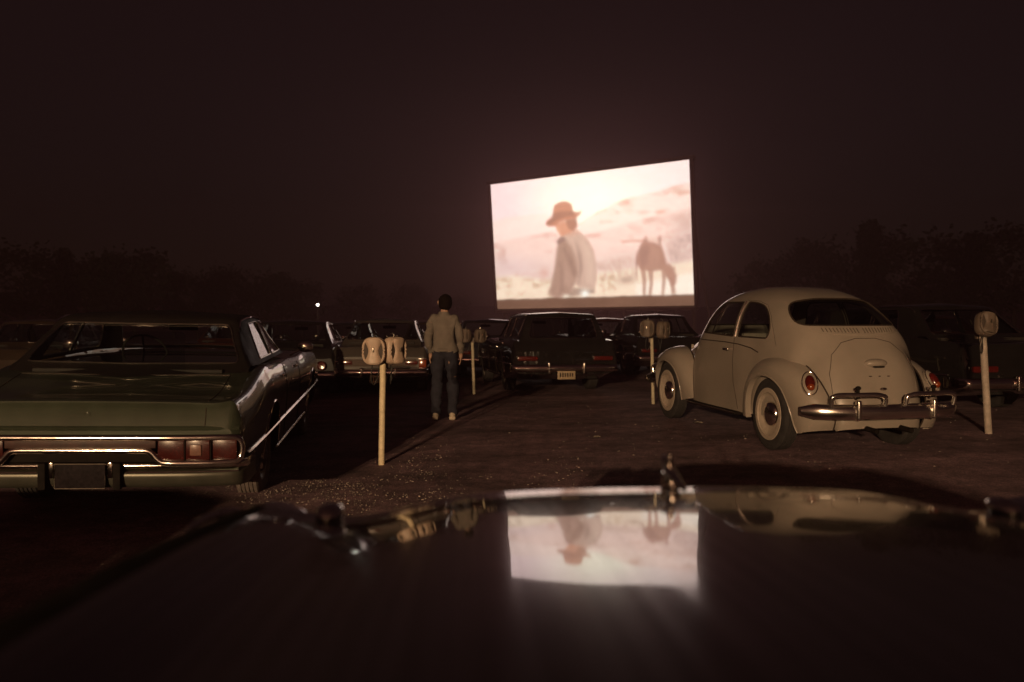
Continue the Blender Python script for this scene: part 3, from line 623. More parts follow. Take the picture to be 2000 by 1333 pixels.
# ------------------------------------------------------------------ beetle
pmat('vent_shade', (.10, .082, .064), .6, 0, .4, vary=.1)
def beetle():
    car = thing('small_car', 'rounded beige beetle shaped car with whitewall tyres parked right of centre', 'car', (0, 0, 0))
    car.matrix_world = car_matrix(3.1207, 8.324, .062, .2234, -.0076, -.0008) @ Matrix.Diagonal((1, 1, 1.04, 1))
    # (P x,z), (Q x,y,z), exponent
    T = [((3, 0.4), (2.96, 0.200, 0.36), 2.20), ((3.06, 0.56), (2.92, 0.260, 0.38), 2.20), ((3.03, 0.7), (2.82, 0.310, 0.4), 2.20), ((2.9, 0.82), (2.68, 0.360, 0.4), 2.30), ((2.66, 0.915), (2.5, 0.420, 0.4), 2.40),
         ((2.35, 0.985), (2.26, 0.500, 0.38), 2.50), ((2.05, 1.03), (2.02, 0.580, 0.33), 2.70), ((1.87, 1.06), (1.84, 0.645, 0.28), 3.70), ((1.78, 1.15), (1.72, 0.677, 0.27), 3.70), ((1.68, 1.26), (1.62, 0.684, 0.27), 3.70),
         ((1.56, 1.365), (1.5, 0.689, 0.27), 3.65), ((1.42, 1.43), (1.36, 0.692, 0.27), 3.65), ((1.18, 1.478), (1.14, 0.692, 0.27), 3.65), ((0.92, 1.497), (0.9, 0.692, 0.27), 3.65), ((0.66, 1.495), (0.66, 0.692, 0.27), 3.60),
         ((0.42, 1.468), (0.42, 0.690, 0.28), 3.55), ((0.2, 1.415), (0.22, 0.700, 0.29), 3.45), ((0.02, 1.345), (0.06, 0.695, 0.3), 3.35), ((-0.14, 1.255), (-0.08, 0.680, 0.31), 3.30), ((-0.28, 1.155), (-0.19, 0.660, 0.32), 3.25),
         ((-0.4, 1.05), (-0.29, 0.600, 0.33), 2.80), ((-0.5, 0.94), (-0.38, 0.570, 0.34), 2.75), ((-0.58, 0.83), (-0.45, 0.540, 0.34), 2.70), ((-0.645, 0.71), (-0.51, 0.500, 0.33), 2.65), ((-0.695, 0.59), (-0.55, 0.470, 0.31), 2.65),
         ((-0.725, 0.47), (-0.585, 0.440, 0.285), 2.65), ((-0.735, 0.36), (-0.61, 0.420, 0.26), 2.65), ((-0.72, 0.27), (-0.625, 0.410, 0.24), 2.65)]
    A = np.array([[*p, *q, n] for p, q, n in T]); A = crom(A, 3)
    rows = []
    M = 22
    for px, pz, qx, qy, qz, n in A:
        r = []
        for j in range(M + 1):
            t = (j / M) ** .9 * PI / 2; c = math.cos(t) ** (2 / n) if j < M else 0.; s = math.sin(t) ** (2 / n) if j else 0.
            r.append((qx + (px - qx) * c, qy * s, qz + (pz - qz) * c))
        rows.append(r)
    V, F = mirror_rows(rows); bvh = BVHTree.FromPolygons(V, F)
    body = (V, F); glass = []
    rear = round_poly([(-.53, 1.130), (.53, 1.130), (.455, 1.335), (.22, 1.375), (-.22, 1.375), (-.455, 1.335)], [.10, .10, .10, .12, .12, .10], 5)
    front = round_poly([(-.52, 1.10), (.52, 1.10), (.44, 1.36), (-.44, 1.36)], .07)
    qtr = round_poly([(.74, 1.005), (.16, 1.005), (.155, 1.09), (.235, 1.20), (.38, 1.295), (.55, 1.335), (.74, 1.345)], [.03, .05, .06, .1, .1, .1, .03], 4)
    door = round_poly([(1.60, 1.025), (.83, 1.005), (.83, 1.345), (1.30, 1.34), (1.43, 1.27)], [.03, .03, .04, .06, .05], 4)
    cuts = [('rear_window', rear, 'B', lambda pl: max(p[0] for p in pl) < .35), ('windshield', front, 'F', lambda pl: min(p[0] for p in pl) > 1.3)]
    for s in 'LR':
        sg = 1 if s == 'L' else -1
        okf = (lambda pl, sg=sg: all(p[1] * sg > .3 for p in pl))
        cuts += [('quarter_window', qtr, s, okf), ('door_window', door, s, okf)]
    for nm, pl, sd, okf in cuts:
        body, inner = clip_window(body[0], body[1], pl, SIDE[sd][0], okf)
        g = push_in(inner, .012); mesh_obj(nm, g[0], g[1], 'glass_dark' if nm == 'rear_window' else 'glass', car)
        strip(bvh, pl, sd, .0085, 'window_seal', 'gap', car, lift=-.002, closed=True, step=.04)
    # wheel arches in the inner body are hidden by the wings
    mesh_obj('body', body[0], body[1], 'beetle_paint', car, weld=True, sharp=60)
    # wings
    def wing(name, crown, lip, y0, y1, cx):
        Cc = crom(crown, 5); Lc = crom(lip, 5)
        for sg in (1, -1):
            V = []; m = 16
            for (cx_, cz_, yi, yo), (lx, lz) in zip(Cc, Lc):
                for j in range(m + 1):
                    t = j / m * PI / 2; n = 2.35; c = math.cos(t) ** (2 / n) if j < m else 0.; s = math.sin(t) ** (2 / n) if j else 0.
                    V.append((lx + (cx_ - lx) * c, sg * (yi + (yo - yi) * s), lz + (cz_ - lz) * c))
                for (dy, dr) in ((-.012, .0), (-.05, .004)):      # rolled inner lip
                    V.append((lx, sg * (yo + dy), lz))
            F = grid_faces(len(Cc), m + 3)
            mesh_obj(name, V, F, 'beetle_paint', car, sharp=60)
            MB().add(tube([(c[0], sg * (c[2] + .004), c[1] + .001) for c in Cc], .0075, 6)).obj('wing_beading', 'gap', car)
            MB().add(tube([(l[0], sg * (c[3] + .001), l[1]) for c, l in zip(Cc, Lc)], .0065, 6)).obj('wing_lip', 'beetle_paint', car)
    wing('rear_wing',
         [(.60, .27, .58, .735), (.575, .42, .58, .745), (.50, .60, .58, .755), (.36, .745, .575, .765), (.16, .835, .57, .77), (-.08, .85, .56, .77), (-.30, .80, .54, .765), (-.48, .70, .52, .75), (-.60, .57, .49, .73), (-.66, .44, .46, .71), (-.66, .33, .44, .69), (-.62, .25, .43, .67)],
         [(.385, .25), (.385, .34), (.355, .47), (.27, .585), (.15, .655), (.0, .675), (-.15, .65), (-.27, .58), (-.345, .47), (-.385, .36), (-.405, .27), (-.43, .205)], .5, .77, 0)
    wing('front_wing',
         [(1.74, .30, .60, .70), (1.80, .42, .59, .715), (1.90, .56, .57, .73), (2.03, .70, .54, .745), (2.20, .80, .51, .755), (2.40, .84, .48, .76), (2.62, .82, .44, .755), (2.80, .74, .40, .745), (2.93, .60, .37, .73), (2.97, .46, .36, .70), (2.92, .34, .36, .67), (2.85, .27, .37, .65)],
         [(2.02, .25), (2.025, .34), (2.05, .46), (2.12, .57), (2.24, .645), (2.40, .675), (2.55, .65), (2.66, .58), (2.735, .47), (2.775, .36), (2.79, .30), (2.78, .25)], .5, .77, 2.4)
    for sg in (1, -1):
        # running board with bright edge
        MB().add(rbox(1.17, sg * .685, .262, 1.16, .16, .028, .012)).obj('running_board', 'dark_trim', car)
        MB().add(tube([(.60, sg * .768, .268), (1.75, sg * .768, .268)], .006, 6)).obj('running_board_trim', 'chrome_worn', car)
        # tail light: bright ring plinth, red lens, clear lower part
        c = Vector((-.535, sg * .62, .640)); d = Vector((-.78, sg * .28, .56)).normalized(); q = d.to_track_quat('X', 'Z').to_matrix().to_4x4()
        Mx = Matrix.Translation(c) @ q
        tl = mesh_obj('tail_light', *xf(ellipsoid((0, 0, 0), (.035, .072, .118), 20, 12), Mx), 'beetle_paint', car)
        mesh_obj('lens', *xf(ellipsoid((.018, 0, -.004), (.046, .047, .078), 20, 12), Mx), 'red_lens', tl)
        mesh_obj('reflector', *xf(ellipsoid((.026, 0, -.048), (.038, .036, .032), 16, 10), Mx), 'amber_lens', tl)
        MB().add(xf(tube([(.012, .066 * math.cos(a), .110 * math.sin(a)) for a in [2 * PI * i / 28 for i in range(28)]], .006, 6, True), Mx)).obj('ring', 'chrome', tl)
        # headlight
        hl = mesh_obj('headlight', *ellipsoid((2.86, sg * .55, .64), (.11, .10, .11), 18, 12), 'beetle_paint', car)
        mesh_obj('lens', *ellipsoid((2.905, sg * .55, .655), (.085, .085, .085), 18, 12), 'white_lens', hl)
        # door handle, hinge, vent bar, mirror
        MB().add(rbox(.93, sg * .695, .872, .125, .022, .024, .01)).add(ellipsoid((.885, sg * .705, .872), (.02, .016, .014), 10, 8)).obj('door_handle', 'chrome', car)
        MB().add(rbox(1.825, sg * .66, .86, .022, .03, .05, .008)).obj('door_hinge', 'beetle_paint', car)
        MB().add(tube(on_surf(bvh, [(1.33, 1.02), (1.30, 1.12), (1.275, 1.22), (1.255, 1.335)], 'L' if sg > 0 else 'R', .002), .007, 6)).obj('vent_window_bar', 'chrome_worn', car)
        MB().add(tube(on_surf(bvh, [(.785, z) for z in (1.0, 1.1, 1.2, 1.3, 1.345)], 'L' if sg > 0 else 'R', .004), .010, 8)).obj('pillar_trim', 'chrome', car)
        sd = 'L' if sg > 0 else 'R'
        strip(bvh, [(.80, .985), (.795, .75), (.765, .55), (.70, .40), (.66, .30)], sd, .0028, 'door_gap', 'gap', car)
        strip(bvh, [(1.82, 1.0), (1.81, .7), (1.78, .45), (1.74, .31)], sd, .0028, 'door_gap', 'gap', car)
        strip(bvh, [(2.30, .90), (2.05, .945), (1.8, .945), (1.4, .945), (1.0, .942), (.7, .93), (.45, .905), (.28, .87)], sd, .005, 'belt_moulding', 'gap', car, lift=.002)
        strip(bvh, [(.785, 1.36), (.55, 1.35), (.37, 1.31), (.22, 1.21), (.10, 1.08), (-.0, .94)], sd, .0016, 'roof_seam', 'gap', car)
        make_wheel(car, 0.0, sg * .645, .325, .155, 'tyre', (.585, .74), 'chrome', .112, rim='whitewall')
        make_wheel(car, 2.40, sg * .652, .325, .15, 'tyre', (.585, .74), 'chrome', .112, rim='whitewall')
    # engine lid, vents, lamp
    strip(bvh, [(-.40, .36), (-.435, .55), (-.43, .72), (-.37, .88), (-.25, .985), (-.10, 1.02), (.10, 1.02), (.25, .985), (.37, .88), (.43, .72), (.435, .55), (.40, .36)], 'B', .0026, 'lid_gap', 'gap', car)
    strip(bvh, [(-.45, 1.085), (-.3, 1.055), (0, 1.045), (.3, 1.055), (.45, 1.085)], 'B', .006, 'vent_ridge', 'beetle_paint', car, lift=.003)
    for i in range(-11, 12):
        if i == 0: continue
        P = on_surf(bvh, [(i * .032, 1.064 + abs(i) * .001), (i * .0325, 1.108)], 'B', .001); MB().add(tube(P, .0045, 6)).obj('vent_louvre', 'vent_shade', car)
    c = Vector(on_surf(bvh, [(0, .80)], 'B')[0])
    lm = MB().add(ellipsoid((c.x + .015, 0, c.z + .012), (.062, .115, .040), 20, 12)).obj('plate_lamp', 'beetle_paint', car)
    MB().add(rbox(c.x - .030, 0, c.z - .016, .05, .10, .012, .005)).obj('lamp_lens', 'dark_trim', lm)
    P = on_surf(bvh, [(0, .60)], 'B')[0]
    MB().add(ellipsoid((P[0] - .012, 0, P[2]), (.022, .035, .014), 12, 8)).obj('lid_handle', 'chrome_worn', car)
    for yy in (-.09, 0.0, .09):
        P = on_surf(bvh, [(yy, .705)], 'B', -.004)[0]; MB().add(ellipsoid(P, (.008, .022 if yy else .016, .006), 10, 6)).obj('plate_bolt_hole', 'gap', car)
    # bumpers
    for (x0, sg_, nm) in ((-.86, -1, 'rear_bumper'), (3.17, 1, 'front_bumper')):
        path = [(x0 - sg_ * (.22 * (abs(y) / .78) ** 3.2 + .0), y) for y in np.linspace(-.78, .78, 33)]
        sec = [(-.030, -.062), (.0, -.066), (.030, -.052), (.047, -.025), (.051, .0), (.047, .025), (.030, .052), (.0, .066), (-.030, .062)]
        V = []; zb = .425
        for i, (bx, by) in enumerate(path):
            k = min(1, (i if i < 17 else 32 - i) / 2.0); k = .55 + .45 * k
            for (dx, dz) in sec: V.append((bx + sg_ * dx * k, by, zb + dz * k))
        n = len(sec); F = grid_faces(33, n); F += [tuple(range(n)), tuple(32 * n + i for i in range(n - 1, -1, -1))]
        bo = mesh_obj(nm, V, F, 'bumper_chrome', car, sharp=70)
        for s in (1, -1):
            y = s * .37; xb = x0 - sg_ * .22 * (abs(y) / .78) ** 3.2
            MB().add(rbox(xb + sg_ * .045, y, .445, .06, .042, .165, .018, 3)).obj('bumper_guard', 'bumper_chrome', bo)
            zt = .572
            pts = [(xb + sg_ * .0, s * .60, .47), (xb + sg_ * .01, s * .605, .545), (xb + sg_ * .018, s * .585, .560), (xb + sg_ * .022, s * .54, zt), (xb + sg_ * .040, s * .37, zt), (xb + sg_ * .05, s * .20, zt), (xb + sg_ * .045, s * .135, .560), (xb + sg_ * .04, s * .105, .545), (xb + sg_ * .03, s * .10, .47)]
            MB().add(tube(crom(pts, 4), .021, 10)).obj('overrider_bow', 'bumper_chrome', bo)
            MB().add(tube([(xb + sg_ * .036, y, .54), (xb + sg_ * .036, y, .62)], .014, 8)).add(ellipsoid((xb + sg_ * .036, y, .628), (.022, .026, .018), 12, 8)).obj('guard_post', 'dark_trim', bo)
            MB().add(tube([(xb, y, .43), (xb - sg_ * .18, y, .36)], .014, 6)).obj('bracket', 'dark_trim', bo)
    for s in (1, -1):
        MB().add(tube([(-.55, s * .17, .275), (-.86, s * .17, .262)], .024, 12, caps=False)).add(tube([(-.80, s * .17, .264), (-.858, s * .17, .262)], .019, 12)).obj('exhaust_pipe', 'dark_trim', car)
    MB().add(rbox(1.1, 0, .27, 3.3, 1.1, .04, .01)).obj('floor_pan', 'interior', car)
    seat(car, 1.25, .32, .48, 'front_seat', .55); seat(car, 1.25, -.32, .48, 'front_seat', .55); seat(car, .50, 0, 1.05, 'rear_seat', .50)
    steering(car, 1.62, .33, .86, .19)
    MB().add(rbox(1.80, 0, .90, .10, 1.1, .22, .04)).obj('dashboard', 'beetle_paint', car)
    return car
beetle()
# ------------------------------------------------------------------ sedans and wagon
def loft_body(st, k=4):
    """lower body: stations (x, half width, deck z, crest z); section runs centre -> sill -> underside"""
    A = crom(st, k); rows = []
    x0 = st[0][0]
    for x, w, zt, zf in A:
        lo = .13 * max(0., min(1., (-.55 - x) / .7)) + .08 * max(0., min(1., (x - st[-1][0] + .6) / .6))
        zs = lambda z: min(z, zf - .11 - (.62 - z) * .15) if z > .5 else z
        r = [(x, 0, zt), (x, .30 * w, zt - .001), (x, .60 * w, zt - .004), (x, .80 * w, zt - .010), (x, .87 * w, (zt + zf) / 2 - .006), (x, .915 * w, zf), (x, .938 * w, zf - .006), (x, .952 * w, zf - .022),
             (x, .966 * w, zf - .060), (x, .982 * w, zf - .105), (x, .992 * w, zf - .14), (x, 1.0 * w, zf - .22), (x, 1.0 * w, zf - .32), (x, .990 * w, (zf - .32) * .62 + (.28 + lo * .8) * .38), (x, .965 * w, .31 + lo), (x, .93 * w, .25 + lo), (x, .86 * w, .22 + lo), (x, .5 * w, .21 + lo), (x, 0, .21 + lo)]
        rows.append(r)
    V, F = mirror_rows(rows)
    n = 2 * len(rows[0]) - 1
    F.append(tuple(range(n))); F.append(tuple((len(rows) - 1) * n + i for i in range(n - 1, -1, -1)))
    return V, F
def ribs(G, k=5):
    A = crom([[*p, *r, *q] for p, r, q in G], k); rows = []
    for a in A:
        P = Vector((a[0], 0, a[1])); Rr = Vector(a[2:5]); Q = Vector(a[5:8])
        c = []
        for t in (0, .2, .4, .6, .75, .86): 
            v = P.lerp(Rr, t); v.z += 0.0; c.append(v)
        p0 = P.lerp(Rr, .91); p2 = Rr.lerp(Q, .10)
        for t in (0, .2, .4, .6, .8, 1): c.append(p0 * (1 - t) ** 2 + Rr * 2 * t * (1 - t) + p2 * t * t)
        for t in (.22, .4, .6, .8, 1): c.append(Rr.lerp(Q, t))
        rows.append([tuple(v) for v in c])
    return mirror_rows(rows)
def arch(cx, r, zc=.33, n=14, lo=.05): 
    return [(cx + r * math.cos(a), zc + r * .98 * math.sin(a)) for a in [PI * i / n for i in range(n + 1)]] + [(cx - r * .97, lo), (cx + r * .97, lo)]
def shell_windows(car, VF, cuts, body_mat, name, trim='chrome', tr=.008):
    bvh = BVHTree.FromPolygons(VF[0], VF[1]); body = VF
    for nm, pl, sd, okf, tmat in cuts:
        body, inner = clip_window(body[0], body[1], pl, SIDE[sd][0], okf)
        if inner[0]:
            g = push_in(inner, .008); mesh_obj(nm, g[0], g[1], tmat, car)
        strip(bvh, pl, sd, tr, 'window_trim', trim, car, lift=.0, closed=True, step=.06)
    mesh_obj(name, body[0], body[1], body_mat, car, weld=True, sharp=50)
    return bvh
def bar_sweep(path, sec, closed=False):
    """sweep a section given in the (outward x, z) plane along points (x, y, z); x outward = -x (rear)"""
    V = [(p[0] + d[0], p[1], p[2] + d[1]) for p in path for d in sec]; n = len(sec)
    F = grid_faces(len(path), n, closed=True); F += [tuple(range(n)), tuple((len(path) - 1) * n + i for i in range(n - 1, -1, -1))]
    return V, F
def bumper_path(x0, w, wrap=.35, n=41, bow=.07, sg=-1):
    pts = []
    for t in np.linspace(-1, 1, n):
        pts.append((x0 - sg * bow * t * t, t * (w - .03)))
    L = [(x0 - sg * (bow + .05), -w), (x0 - sg * (bow + wrap), -w - .0)]
    return [(L[1][0], L[1][1]), (L[0][0], L[0][1])] + pts + [(L[0][0], -L[0][1]), (L[1][0], -L[1][1])]
def sedan(car, spec):
    s = dict(w=.96, rear=-1.35, front=3.75, wb=3.0, zr=.90, zd=1.0, zh=.96, zn=.86, dx=0., roof=1.40, paint='green_paint', top=None, kind='sedan', r=.345, lamps='wide', glass='glass', plate='plate_tan', detail=True, wp=.0)
    s.update(spec); w = s['w']; dx = s['dx']; rt_ = s['roof']; zb = s['zd'] - .03
    re, fr, wb = s['rear'], s['front'], s['wb']
    st = [(re, w * .962, s['zr'] - .17, s['zr'] - .165), (re + .035, w * .970, s['zr'] - .08, s['zr'] - .07), (re + .07, w * .976, s['zr'] - .015, s['zr'] + .0), (re + .12, w * .98, s['zr'] + .008, s['zr'] + .012), (re + .45, w * .99, s['zr'] + .03, s['zr'] + .035), (-.30, w, s['zd'] - .03, s['zd'] - .035),
          (.3, w * 1.0, s['zd'] - .02, s['zd'] - .045), (1.0, w, s['zd'] - .03, s['zd'] - .06), (1.9, w, s['zh'], s['zh'] - .03), (2.6, w, s['zh'] - .015, s['zh'] - .03), (fr - .35, w * .985, s['zn'] + .02, s['zn'] + .0), (fr - .08, w * .97, s['zn'] - .02, s['zn'] - .03), (fr, w * .95, s['zn'] - .12, s['zn'] - .12)]
    V, F = loft_body(st); bvh = BVHTree.FromPolygons(V, F); body = (V, F)
    for cx in (0., wb):
        for sg in (1, -1):
            a = arch(cx, s['r'] + .055, s['r'] - .01)
            body, inner = clip_window(body[0], body[1], a, SIDE['L'][0], lambda pl, sg=sg: all(p[1] * sg > .55 * w for p in pl))
            P = on_surf(bvh, [q for q in a if q[1] > .27], 'L' if sg > 0 else 'R', .002)
            MB().add(tube(P, .008, 6)).obj('wheel_arch_trim', 'chrome_worn', car)
            V2 = []
            for (ax, az) in a[:-2]:
                V2 += [(ax, sg * w * .965, az), (ax, sg * w * .45, az)]
            mesh_obj('wheel_well', V2, [(2 * i, 2 * i + 1, 2 * i + 3, 2 * i + 2) for i in range(len(a) - 3)], 'dark_trim', car)
            make_wheel(car, cx, sg * (w - .17), s['r'], .19, s.get('tyre', 'tyre') if sg < 0 else 'tyre', s.get('white'), 'chrome_worn', .15, n=32, zoff=s.get('zoff', 0.))  # left tyres keep the darker material, shade under the car painted in
    mesh_obj('body', body[0], body[1], s['paint'], car, weld=True, sharp=32)
    # greenhouse
    yr = s.get('yr', .62 * w / .96); yb = s.get('yb', .80 * w / .96); h = rt_
    if s['kind'] == 'wagon':
        G = [((1.62, zb + .01), (1.38, .72, zb + .01), (1.33, yb, zb)), ((1.34, zb + .20), (1.16, .69, zb + .20), (1.20, yb, zb)), ((1.02, h - .07), (.88, yr, h - .085), (.98, yb, zb)), ((.80, h - .02), (.74, yr, h - .055), (.75, yb, zb)), ((.2, h + .0), (.2, yr, h - .035), (.2, yb, zb)), ((-.5, h - .005), (-.5, yr, h - .04), (-.5, yb, zb)),
             ((-.98, h - .03), (-.95, yr - .01, h - .06), (-.95, yb, zb)), ((-1.08, h - .08), (-1.02, yr, h - .11), (-1.02, yb, zb)), ((-1.16, h - .22), (-1.08, yr + .04, h - .23), (-1.10, yb - .01, zb)), ((re + .06, zb - .03), (re + .13, yb - .06, zb - .03), (re + .15, yb - .01, zb - .02))]
        rw = [(-.60, zb + .035), (.60, zb + .035), (.52, h - .12), (-.52, h - .12)]; okr = lambda pl: max(p[0] for p in pl) < -.9
        sides = [('rear_side_window', [(-.95, zb + .04), (-.16, zb + .04), (-.16, h - .11), (-.90, h - .11)]), ('rear_door_window', [(-.08, zb + .04), (.56, zb + .04), (.56, h - .10), (-.08, h - .10)]), ('front_door_window', [(.64, zb + .04), (1.24, zb + .04), (.92, h - .11), (.64, h - .10)])]
    else:
        q = s.get('tail', 0.)
        G = [((1.62 + dx, zb + .01), (1.38 + dx, .72, zb + .01), (1.33 + dx, yb, zb)), ((1.34 + dx, zb + .20), (1.16 + dx, .69, zb + .20), (1.20 + dx, yb, zb)), ((1.02 + dx, h - .065), (.88 + dx, yr, h - .085), (.98 + dx, yb, zb)), ((.80 + dx, h - .02), (.74 + dx, yr, h - .055), (.75 + dx, yb, zb)), ((.45 + dx, h), (.45 + dx, yr, h - .035), (.45 + dx, yb, zb)), ((.1 + dx, h - .005), (.1 + dx, yr, h - .04), (.1 + dx, yb, zb)),
             ((-.12 + dx, h - .035), (-.06 + dx, yr - .01, h - .06), (-.18 + dx, yb, zb)), ((-.24 + dx - q, h - .10), (-.15 + dx - q, yr, h - .11), (-.28 + dx - q, yb, zb + .005)), ((-.45 + dx - q, zb + .18), (-.33 + dx - q, yr + .05, zb + .19), (-.42 + dx - q, yb, zb + .01)), ((-.66 + dx - q, zb + .02), (-.52 + dx - q, yr + .12, zb + .02), (-.54 + dx - q, yb - .01, zb + .01)), ((-.78 + dx - q, zb - .06), (-.64 + dx - q, yr + .13, zb - .06), (-.64 + dx - q, yb - .01, zb - .06))]
        rw = s.get('rear_glass') or [(-.665, zb + .04), (.665, zb + .04), (.55, h - .095), (-.55, h - .095)]; okr = lambda pl: max(p[0] for p in pl) < dx + .12
        sides = s.get('sides') or [('rear_door_window', [(-.02 + dx, zb + .035), (.56 + dx, zb + .035), (.56 + dx, h - .09), (.14 + dx, h - .095)]), ('front_door_window', [(.63 + dx, zb + .035), (1.24 + dx, zb + .035), (.94 + dx, h - .10), (.63 + dx, h - .09)])]
    rw = round_poly(rw, .05, 3); ws = round_poly([(-.66, zb + .04), (.66, zb + .04), (.56, h - .095), (-.56, h - .095)], .05, 3)
    cuts = [('rear_window', rw, 'B', okr, s['glass']), ('windshield', ws, 'F', lambda pl: min(p[0] for p in pl) > .83 + (dx if s['kind'] != 'wagon' else 0), s['glass'])]
    for nm, pl in sides:
        for sd in 'LR': cuts.append((nm, round_poly(pl, .025, 3), sd, lambda pl_, sg=(1 if sd == 'L' else -1): all(p[1] * sg > .45 for p in pl_), s['glass']))
    shell_windows(car, ribs(G), cuts, s['top'] or s['paint'], 'roof', s.get('trim', 'chrome_worn'), .007)
    for sg in (1, -1):
        sd = 'L' if sg > 0 else 'R'
        # side mouldings, sill trim, door gaps and handles
        zc = s.get('zmould', .52)
        strip(bvh, [(re + .25, zc - .005), (fr - .3, zc + .01)], sd, .011, 'side_moulding', 'chrome', car, lift=.004, step=.12)
        strip(bvh, [(s['r'] + .10, .285), (wb - s['r'] - .12, .285)], sd, .010, 'sill_moulding', 'chrome_worn', car, lift=.004, step=.12)
        for gx in (.60 + dx, 1.60 + dx):
            strip(bvh, [(gx, .30), (gx, .5), (gx, zb - .06)], sd, .0035, 'door_gap', 'gap', car, step=.05)
        for gx in (.40 + dx, 1.40 + dx):
            P = on_surf(bvh, [(gx, zb - .14)], sd, .014)
            if P: MB().add(rbox(P[0][0], P[0][1], P[0][2], .17, .018, .026, .008)).obj('door_handle', 'chrome', car)
        # door mirror and front lamps
        mx = 1.22 + dx * (s['kind'] != 'wagon')
        MB().add(ellipsoid((mx, sg * (w + .09), zb + .06), (.035, .075, .055), 14, 10)).add(tube([(mx + .01, sg * (w - .06), zb - .03), (mx, sg * (w + .06), zb + .04)], .010, 6)).obj('door_mirror', 'chrome_glint', car)
        MB().add(tube([(r_[1][0], sg * (r_[1][1] + .012), r_[1][2] - .012) for r_ in G[2:-3]], .007, 6)).obj('drip_rail', 'chrome_glint', car)
        MB().add(rbox(fr - .015, sg * w * .70, s['zn'] - .22, .06, .34, .15, .03)).obj('headlight', 'white_lens', car)
    MB().add(rbox(fr + .02, 0, s['zn'] - .24, .04, w * .9, .16, .02)).obj('grille', 'chrome_worn', car)
    if s.get('belt_trim', True):
        P = on_surf(bvh, [(x, y) for x, y in [(re + .14, -.86 * w), (re + .14, .86 * w)]], 'T', .002)
    # interior
    MB().add(rbox(.6 + dx * .7, 0, .30, 2.6, 1.5 * w, .05, .01)).obj('floor_pan', 'interior', car)
    seat(car, .98 + dx, 0, 1.42 * w, 'front_seat', .52, z=.42); seat(car, .10 + dx, 0, 1.36 * w, 'rear_seat', .50, z=.42)
    MB().add(rbox(1.38 + dx, 0, zb - .10, .30, 1.42 * w, .16, .05)).obj('dashboard', 'interior', car)
    steering(car, 1.14 + dx, .38, zb - .02, .2)
    MB().add(rbox(1.0 + dx, 0, h - .17, .02, .26, .06, .015)).add(tube([(1.02 + dx, 0, h - .10), (1.0 + dx, 0, h - .17)], .008, 6)).obj('rear_view_mirror', 'dark_trim', car)
    MB().add(rbox(-.40 + dx, 0, zb - .02, .50, 1.36 * w, .03, .01)).obj('parcel_shelf', 'interior', car)
    return s, bvh
def plain_rear(car, s, lamp_mat='red_lens', style=0, panel=None):
    """tail lamps, bumper with guards and plate of the cars in the rows behind"""
    re, w, zr = s['rear'], s['w'], s['zr']
    zb_ = zr - .30; xe = re - .012
    if panel: MB().add(rbox(xe + .01, 0, zb_ + .02, .02, w * 1.50, .13, .008)).obj('tail_panel', panel, car)
    for sg in (1, -1):
        if style == 0:      # wide low lamps
            MB().add(rbox(xe - .012, sg * w * .70, zb_ + .01, .05, .34, .075, .018)).obj('tail_light', lamp_mat, car)
        elif style == 1:    # wrap round corner lamps with an inner lamp
            MB().add(rbox(xe + .03, sg * w * .885, zb_ + .01, .14, .14, .15, .03)).obj('tail_light', 'amber_lens', car)
            MB().add(rbox(xe - .006, sg * w * .66, zb_ + .025, .03, .22, .07, .014)).obj('inner_tail_light', lamp_mat, car)
            MB().add(rbox(xe + .03, sg * w * .885, zb_ + .092, .15, .15, .02, .008)).add(rbox(xe + .03, sg * w * .885, zb_ - .072, .15, .15, .02, .008)).obj('tail_light_rim', 'chrome', car)
        else:               # round lamps
            MB().add(lathe([(.0, .03), (.055, .026), (.075, .0), (.08, -.05)], 22, 'x', (0, 0, 0))).obj('tail_light', lamp_mat, car).location = (xe - .02, sg * w * .74, zb_ + .01)
            car.children[-1].scale = (-1, 1, 1)
    path = [(p[0], p[1], zb_ - .155) for p in bumper_path(re - .075, w * .985, .30)]
    sec = [(.03, -.062), (-.015, -.060), (-.045, -.035), (-.052, .0), (-.045, .035), (-.015, .060), (.03, .062)]
    bo = mesh_obj('rear_bumper', *bar_sweep(path, sec), 'chrome_glint', car, sharp=60)
    for sg in (1, -1): MB().add(rbox(re - .13, sg * .30, zb_ - .155, .06, .05, .19, .022, 3)).obj('bumper_guard', 'chrome_glint', bo)
    pl = MB().add(rbox(re - .10, 0, zb_ - .265, .008, .305, .152, .003)).obj('licence_plate', s['plate'], car)
    k = random.Random(int(w * 1e4) + int(zr * 1e5)); m2 = MB()
    for i in range(6): m2.add(rbox(re - .1055, -.105 + i * .042, zb_ - .268 , .003, .022, .075 * k.uniform(.8, 1), .001))
    m2.obj('plate_marks', 'plate_dark', pl)
    pf = [(p[0], p[1], s['zn'] - .44) for p in bumper_path(s['front'] + .075, w * .985, .30, sg=1)]
    mesh_obj('front_bumper', *bar_sweep(pf, [(-d[0], d[1]) for d in sec]), 'chrome', car, sharp=60)

